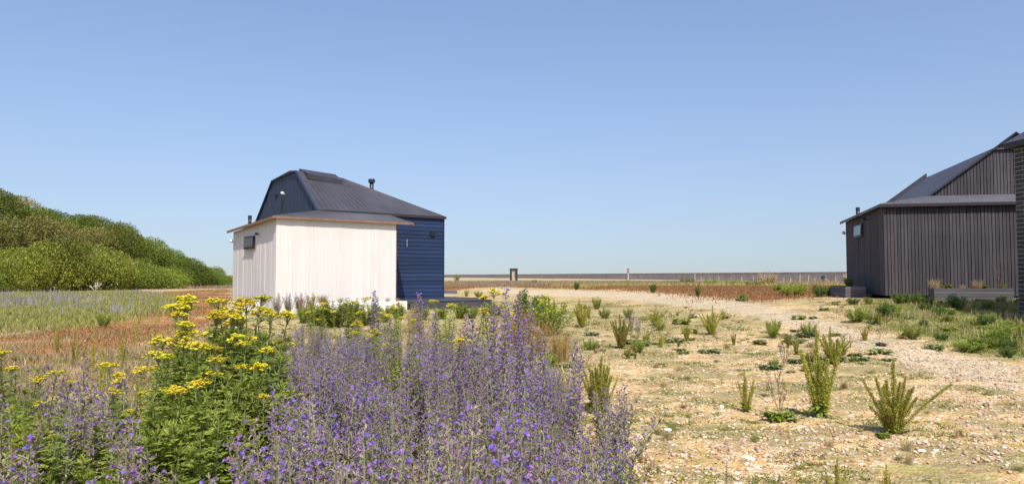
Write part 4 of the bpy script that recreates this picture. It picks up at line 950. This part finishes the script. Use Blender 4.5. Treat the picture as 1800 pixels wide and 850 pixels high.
for x, y in ((-.05, -1.25), (.25, -1.4), (-.35, -1.1), (.6, -1.5)):
    q = LW(x, y); q.z = tzf(q.x, q.y); place(lav[0], q, 1.2, x, 'mauve lavender like clump at the white house corner', 'wildflower', 'mauve clumps at the white house corner')

# --- stones
def stone_mesh(name, seed, n, area, size, mats, flat=.6):
    nr = np.random.default_rng(seed)
    base = np.array([[1,0,0],[-1,0,0],[0,1,0],[0,-1,0],[0,0,1],[0,0,-1]], float)
    corner = np.array([[a, b, c] for a in (-1, 1) for b in (-1, 1) for c in (-1, 1)], float)*.62
    vb = np.concatenate([base, corner]); idx = []
    for ci, c in enumerate(corner):
        ax = [0 if c[0] > 0 else 1, 2 if c[1] > 0 else 3, 4 if c[2] > 0 else 5]; k = 6+ci
        for i in range(3): idx.append([ax[i], k, ax[(i+1) % 3]] if c[0]*c[1]*c[2] < 0 else [ax[i], ax[(i+1) % 3], k])
    idx = np.array(idx); X, Y = area(nr, n); n = len(X); S = size(nr, n, X, Y)
    sc = S[:, None]*nr.uniform(.6, 1.25, (n, 3)); sc[:, 2] *= flat
    P = vb[None]*sc[:, None, :]*nr.uniform(.85, 1.12, (n, len(vb), 1))
    a = nr.uniform(0, 6.28, n); ca, sa = np.cos(a), np.sin(a)
    x = P[:, :, 0]*ca[:, None]-P[:, :, 1]*sa[:, None]; y = P[:, :, 0]*sa[:, None]+P[:, :, 1]*ca[:, None]
    V = np.stack([x+X[:, None], y+Y[:, None], P[:, :, 2]+(tz(X, Y)+sc[:, 2]*.35)[:, None]], -1).reshape(-1, 3)
    F = (idx[None]+(np.arange(n)*len(vb))[:, None, None]).reshape(-1, 3)
    return np_mesh(name, V, F, mats, smooth=False)
def stone_mat():
    m, t, b, out = newmat('pebble'); g = N(t, 'ShaderNodeNewGeometry')
    c = ramp(t, g.outputs['Random Per Island'], [(0, (.22, .14, .09)), (.2, (.40, .27, .16)), (.5, (.56, .42, .27)), (.72, (.64, .50, .35)), (.85, (.48, .25, .13)), (.94, (.34, .30, .28)), (1, (.74, .68, .60))])
    t.links.new(c, b.inputs['Base Color']); b.inputs['Roughness'].default_value = .75; return m
M['stone'] = stone_mat()
def area_near(nr, n):
    y = 3.6+16*nr.random(n)**1.5; x = (nr.uniform(620, 1860, n)-900)/FPX*y; pat = np.sin(x*2.1+y)*np.sin(y*1.7-x*.8)
    nz = np.array([noise.noise((a*.9, b*.9, 0)) for a, b in zip(x, y)]); ok = nr.random(n) < .55+nz*1.3
    return x[ok], y[ok]
tag(stone_mesh('pebbles', 5, 70000, area_near, lambda nr, n, X, Y: .005+.019*nr.random(n)**3.2, M['stone']), 'scattered pale and orange pebbles over the sandy ground', 'pebbles', None, 'stuff')
def area_path(nr, n):
    y = 8+22*nr.random(n)**1.4; x = (nr.uniform(1000, 1860, n)-900)/FPX*y; k = inside(PATH, x, y, .5) > nr.uniform(.2, .8, n); return x[k], y[k]
M['gravel'] = plain('path_gravel', (.50, .405, .29), .9, island=.4)
tag(stone_mesh('path_gravel', 6, 26000, area_path, lambda nr, n, X, Y: .009+.016*nr.random(n)**2, M['gravel']), 'loose grey pink gravel lying along the track', 'gravel', None, 'stuff')
for i, (px, by, s, lb) in enumerate(((1173, 755, .045, 'white stone alone left of the docks'), (1318, 806, .05, 'white flat stone in the cluster near the bottom'), (1336, 808, .05, 'rust orange stone in the cluster near the bottom'), (1314, 814, .035, 'small white stone in front of the cluster'), (1345, 803, .035, 'tan stone behind the orange one'), (1683, 757, .04, 'grey tan stone right of the bushy dock'), (1652, 676, .035, 'round pink stone below the path'), (1268, 714, .04, 'white stone left of the two spiked dock'), (1620, 792, .05, 'flat white stone below the bushy dock'))):
    p = G(px, by)
    o = stone_mesh('stone', 50+i, 1, lambda nr, n, p=p: (np.array([0.0]), np.array([0.0])), lambda nr, n, X, Y, s=s: np.array([s]), plain('stone_%s' % 'abcdefghi'[i], (.50, .27, .15) if 'orange' in lb else (.80, .74, .68) if 'white' in lb else (.52, .42, .34), .8, var=.2, scale=30, bump=.3))
    md = o.modifiers.new('soft', 'SUBSURF'); md.levels = md.render_levels = 1
    o.location = (p.x, p.y, p.z-.01); tag(o, lb, 'stone')

# --- ground cover (nobody could count it)
def blades(name, seed, X, Y, H, lean, mat, wd=.004, kind='stuff', label='', cat='grass', spike=0):
    nr = np.random.default_rng(seed); n = len(X); Z = tz(X, Y); q = nr.uniform(0, 6.28, n)
    b = np.stack([X, Y, Z-.005], -1); d = np.stack([np.cos(q)*lean*nr.random(n), np.sin(q)*lean*nr.random(n), np.ones(n)], -1)*H[:, None]
    q2 = nr.uniform(0, 6.28, n); s = np.stack([np.cos(q2), np.sin(q2), 0*q2], -1)*(wd if np.isscalar(wd) else wd[:, None])
    m = b+d*.5+nr.normal(size=(n, 3))*H[:, None]*.05; 
    if spike: V = np.stack([b-s*.3, m-s, b+d, m+s], 1).reshape(-1, 3); F = np.arange(4*n).reshape(-1, 4)
    else: V = np.stack([b-s, b+s, m+s*.8+0*m, b+d], 1).reshape(-1, 3); F = np.arange(4*n).reshape(-1, 4)
    return tag(np_mesh(name, V, F, mat), label, cat, None, kind)
def clumpy(nr, n, lo, hi, y0, y1, pw=1.5, cl=.12, sc=.8, th=.0, keep=None):
    m = n//28; y = y0+(y1-y0)*nr.random(m)**pw; x = (nr.uniform(lo, hi, m)-900)/FPX*y
    nz = np.array([noise.noise((a*sc, b*sc, 3.1)) for a, b in zip(x, y)]); ok = nz > th
    if keep is not None: ok &= keep(x, y)
    x, y = x[ok], y[ok]; k = len(x); r_ = nr.uniform(.3, 1.6, k)*cl
    X = (x[:, None]+nr.normal(size=(k, 28))*r_[:, None]).ravel(); Y = (y[:, None]+nr.normal(size=(k, 28))*r_[:, None]).ravel()
    return X, Y
nr = np.random.default_rng(9)
M['meadow'] = leafmat('meadow_leaf', [(.18, .19, .045), (.28, .28, .07), (.36, .34, .10), (.40, .33, .15)], .3, .8)
M['far_mauve'] = leafmat('distant_bugloss', [(.26, .23, .25), (.32, .28, .32), (.24, .23, .18), (.28, .23, .34)], .3, .8)
def inz(P, s=.3, t=.5): return lambda x, y: inside(P, x, y, s) > t
notpath = lambda x, y: inside(PATH, x, y, .4) < .3
X, Y = clumpy(nr, 120000, 960, 1850, 3.8, 22, 1.5, .06, .9, .06, notpath)
H = nr.uniform(.012, .045, len(X))*(1+.05*Y); H = H*.45; blades('moss_cover', 1, X, Y, H, 1.8, M['grassg'], .004+0*X+.0004*Y, label='low olive mats growing over the shingle', cat='ground cover')
X, Y = clumpy(nr, 110000, 1000, 1850, 4.0, 16, 1.4, .05, 1.3, .17, notpath)
M['moss'] = leafmat('bright_moss', [(.24, .28, .035), (.35, .38, .05), (.44, .44, .08)], .3, .8)
blades('bright_moss', 2, X, Y, nr.uniform(.006, .016, len(X)), 1.8, M['moss'], .004, label='bright green mossy mats on the shingle', cat='ground cover')
X, Y = clumpy(nr, 120000, -60, 560, 3.5, 14, 1.3, .12, 1.3, -.05)
blades('dry_grass', 3, X, Y, nr.uniform(.02, .11, len(X)), 1.3, M['straw'], .003, label='dry straw grass between the plants at the lower left')
X, Y = clumpy(nr, 60000, -60, 1000, 3.5, 13, 1.2, .10, 1.1, .0)
blades('green_grass', 4, X, Y, nr.uniform(.03, .10, len(X)), 1.1, M['grassg'], .003, label='short green growth between the foreground plants')
X, Y = clumpy(nr, 150000, -60, 800, 12, 75, 1.3, .5, .35, -.05, lambda x, y: (inside(REDL, x, y, .6) > .4))
blades('sorrel', 5, X, Y, nr.uniform(.03, .09, len(X)), .7, M['sorrel'], .006+.0003*Y, label='low red sorrel covering the left field', cat='ground cover')
X, Y = clumpy(nr, 160000, 770, 1560, 20, 85, 1.1, .6, .25, -.25, lambda x, y: (inside(REDR, x, y, 1) > .4))
blades('sorrel', 6, X, Y, nr.uniform(.05, .15, len(X)), .7, M['rust'+'_sorrel'], .009+.0003*Y, label='low red sorrel covering the far right field', cat='ground cover')
X, Y = clumpy(nr, 80000, 380, 1400, 10, 40, 1.3, .25, .7, .08, lambda x, y: (inside(MID, x, y, .8) > .3) & notpath(x, y))
blades('meadow_grass', 7, X, Y, nr.uniform(.02, .08, len(X)), 1.2, M['grassg'], .005+.0002*Y, label='olive grass over the middle ground')
X, Y = clumpy(nr, 170000, 1500, 1900, 12, 27, 1.0, .22, .9, -.1, lambda x, y: (inside(GRR, x, y, .8) > .4) & notpath(x, y))
blades('verge_grass', 8, X, Y, nr.uniform(.02, .09, len(X)), 1.1, M['grassg'], .006, label='green and straw grass on the verge before the black house')
X, Y = clumpy(nr, 5000, 1500, 1850, 13, 20, 1.0, .3, .8, .1, lambda x, y: (inside(GRR, x, y, .8) > .4) & notpath(x, y))
blades('seed_grass', 18, X, Y, nr.uniform(.10, .24, len(X)), .5, M['straw'], .005, label='pale seed heads of grass on the verge before the black house', spike=1)
X, Y = clumpy(nr, 150000, -80, 400, 16, 58, 1.1, .5, .3, -.2, lambda x, y: (inside(GRL, x, y, 1) > .4))
blades('meadow_green', 9, X, Y, nr.uniform(.05, .2, len(X)), .8, M['meadow'], .009+.0003*Y, label='yellow green meadow growth below the shrub bank')
X, Y = clumpy(nr, 3400, -80, 400, 16, 56, .8, .9, .22, .0, lambda x, y: (inside(GRL, x, y, 1) > .35))
blades('bugloss_meadow', 10, X, Y, nr.uniform(.22, .5, len(X)), .3, M['far_mauve'], .016, label='distant drift of mauve bugloss spikes in the meadow below the shrub bank', cat='wildflowers', spike=1)
y = nr.uniform(70, 110, 60000); x = (nr.uniform(300, 1500, 60000)-900)/FPX*y; keep = (x < 64) & ((x-70)*-.971-(y-84)*.236 > -999)
kk = (y < 84+(70-x)/.2425-2); x, y = x[kk], y[kk]
M['far_grass'] = leafmat('far_dry_grass', [(.36, .28, .18), (.42, .30, .20), (.30, .27, .13), (.34, .22, .16)], .3, .8)
blades('far_grass', 11, x, y, nr.uniform(.1, .45, len(x)), .3, M['far_grass'], .03, label='tall pinkish brown dry grass along the foot of the sea wall')
X, Y = clumpy(nr, 26000, 960, 1500, 58, 84, 1.0, .9, .3, .16)
blades('far_weeds', 12, X, Y, nr.uniform(.12, .42, len(X)), .5, M['meadow'], .03, label='green weeds along the back of the red field', cat='weeds')
X, Y = clumpy(nr, 50000, -20, 1000, 9, 18, 1.0, .22, .8, .08)
blades('mid_straw', 13, X, Y, nr.uniform(.03, .15, len(X)), .9, M['straw'], .004, label='straw grass behind the purple mass')
drop_unused()
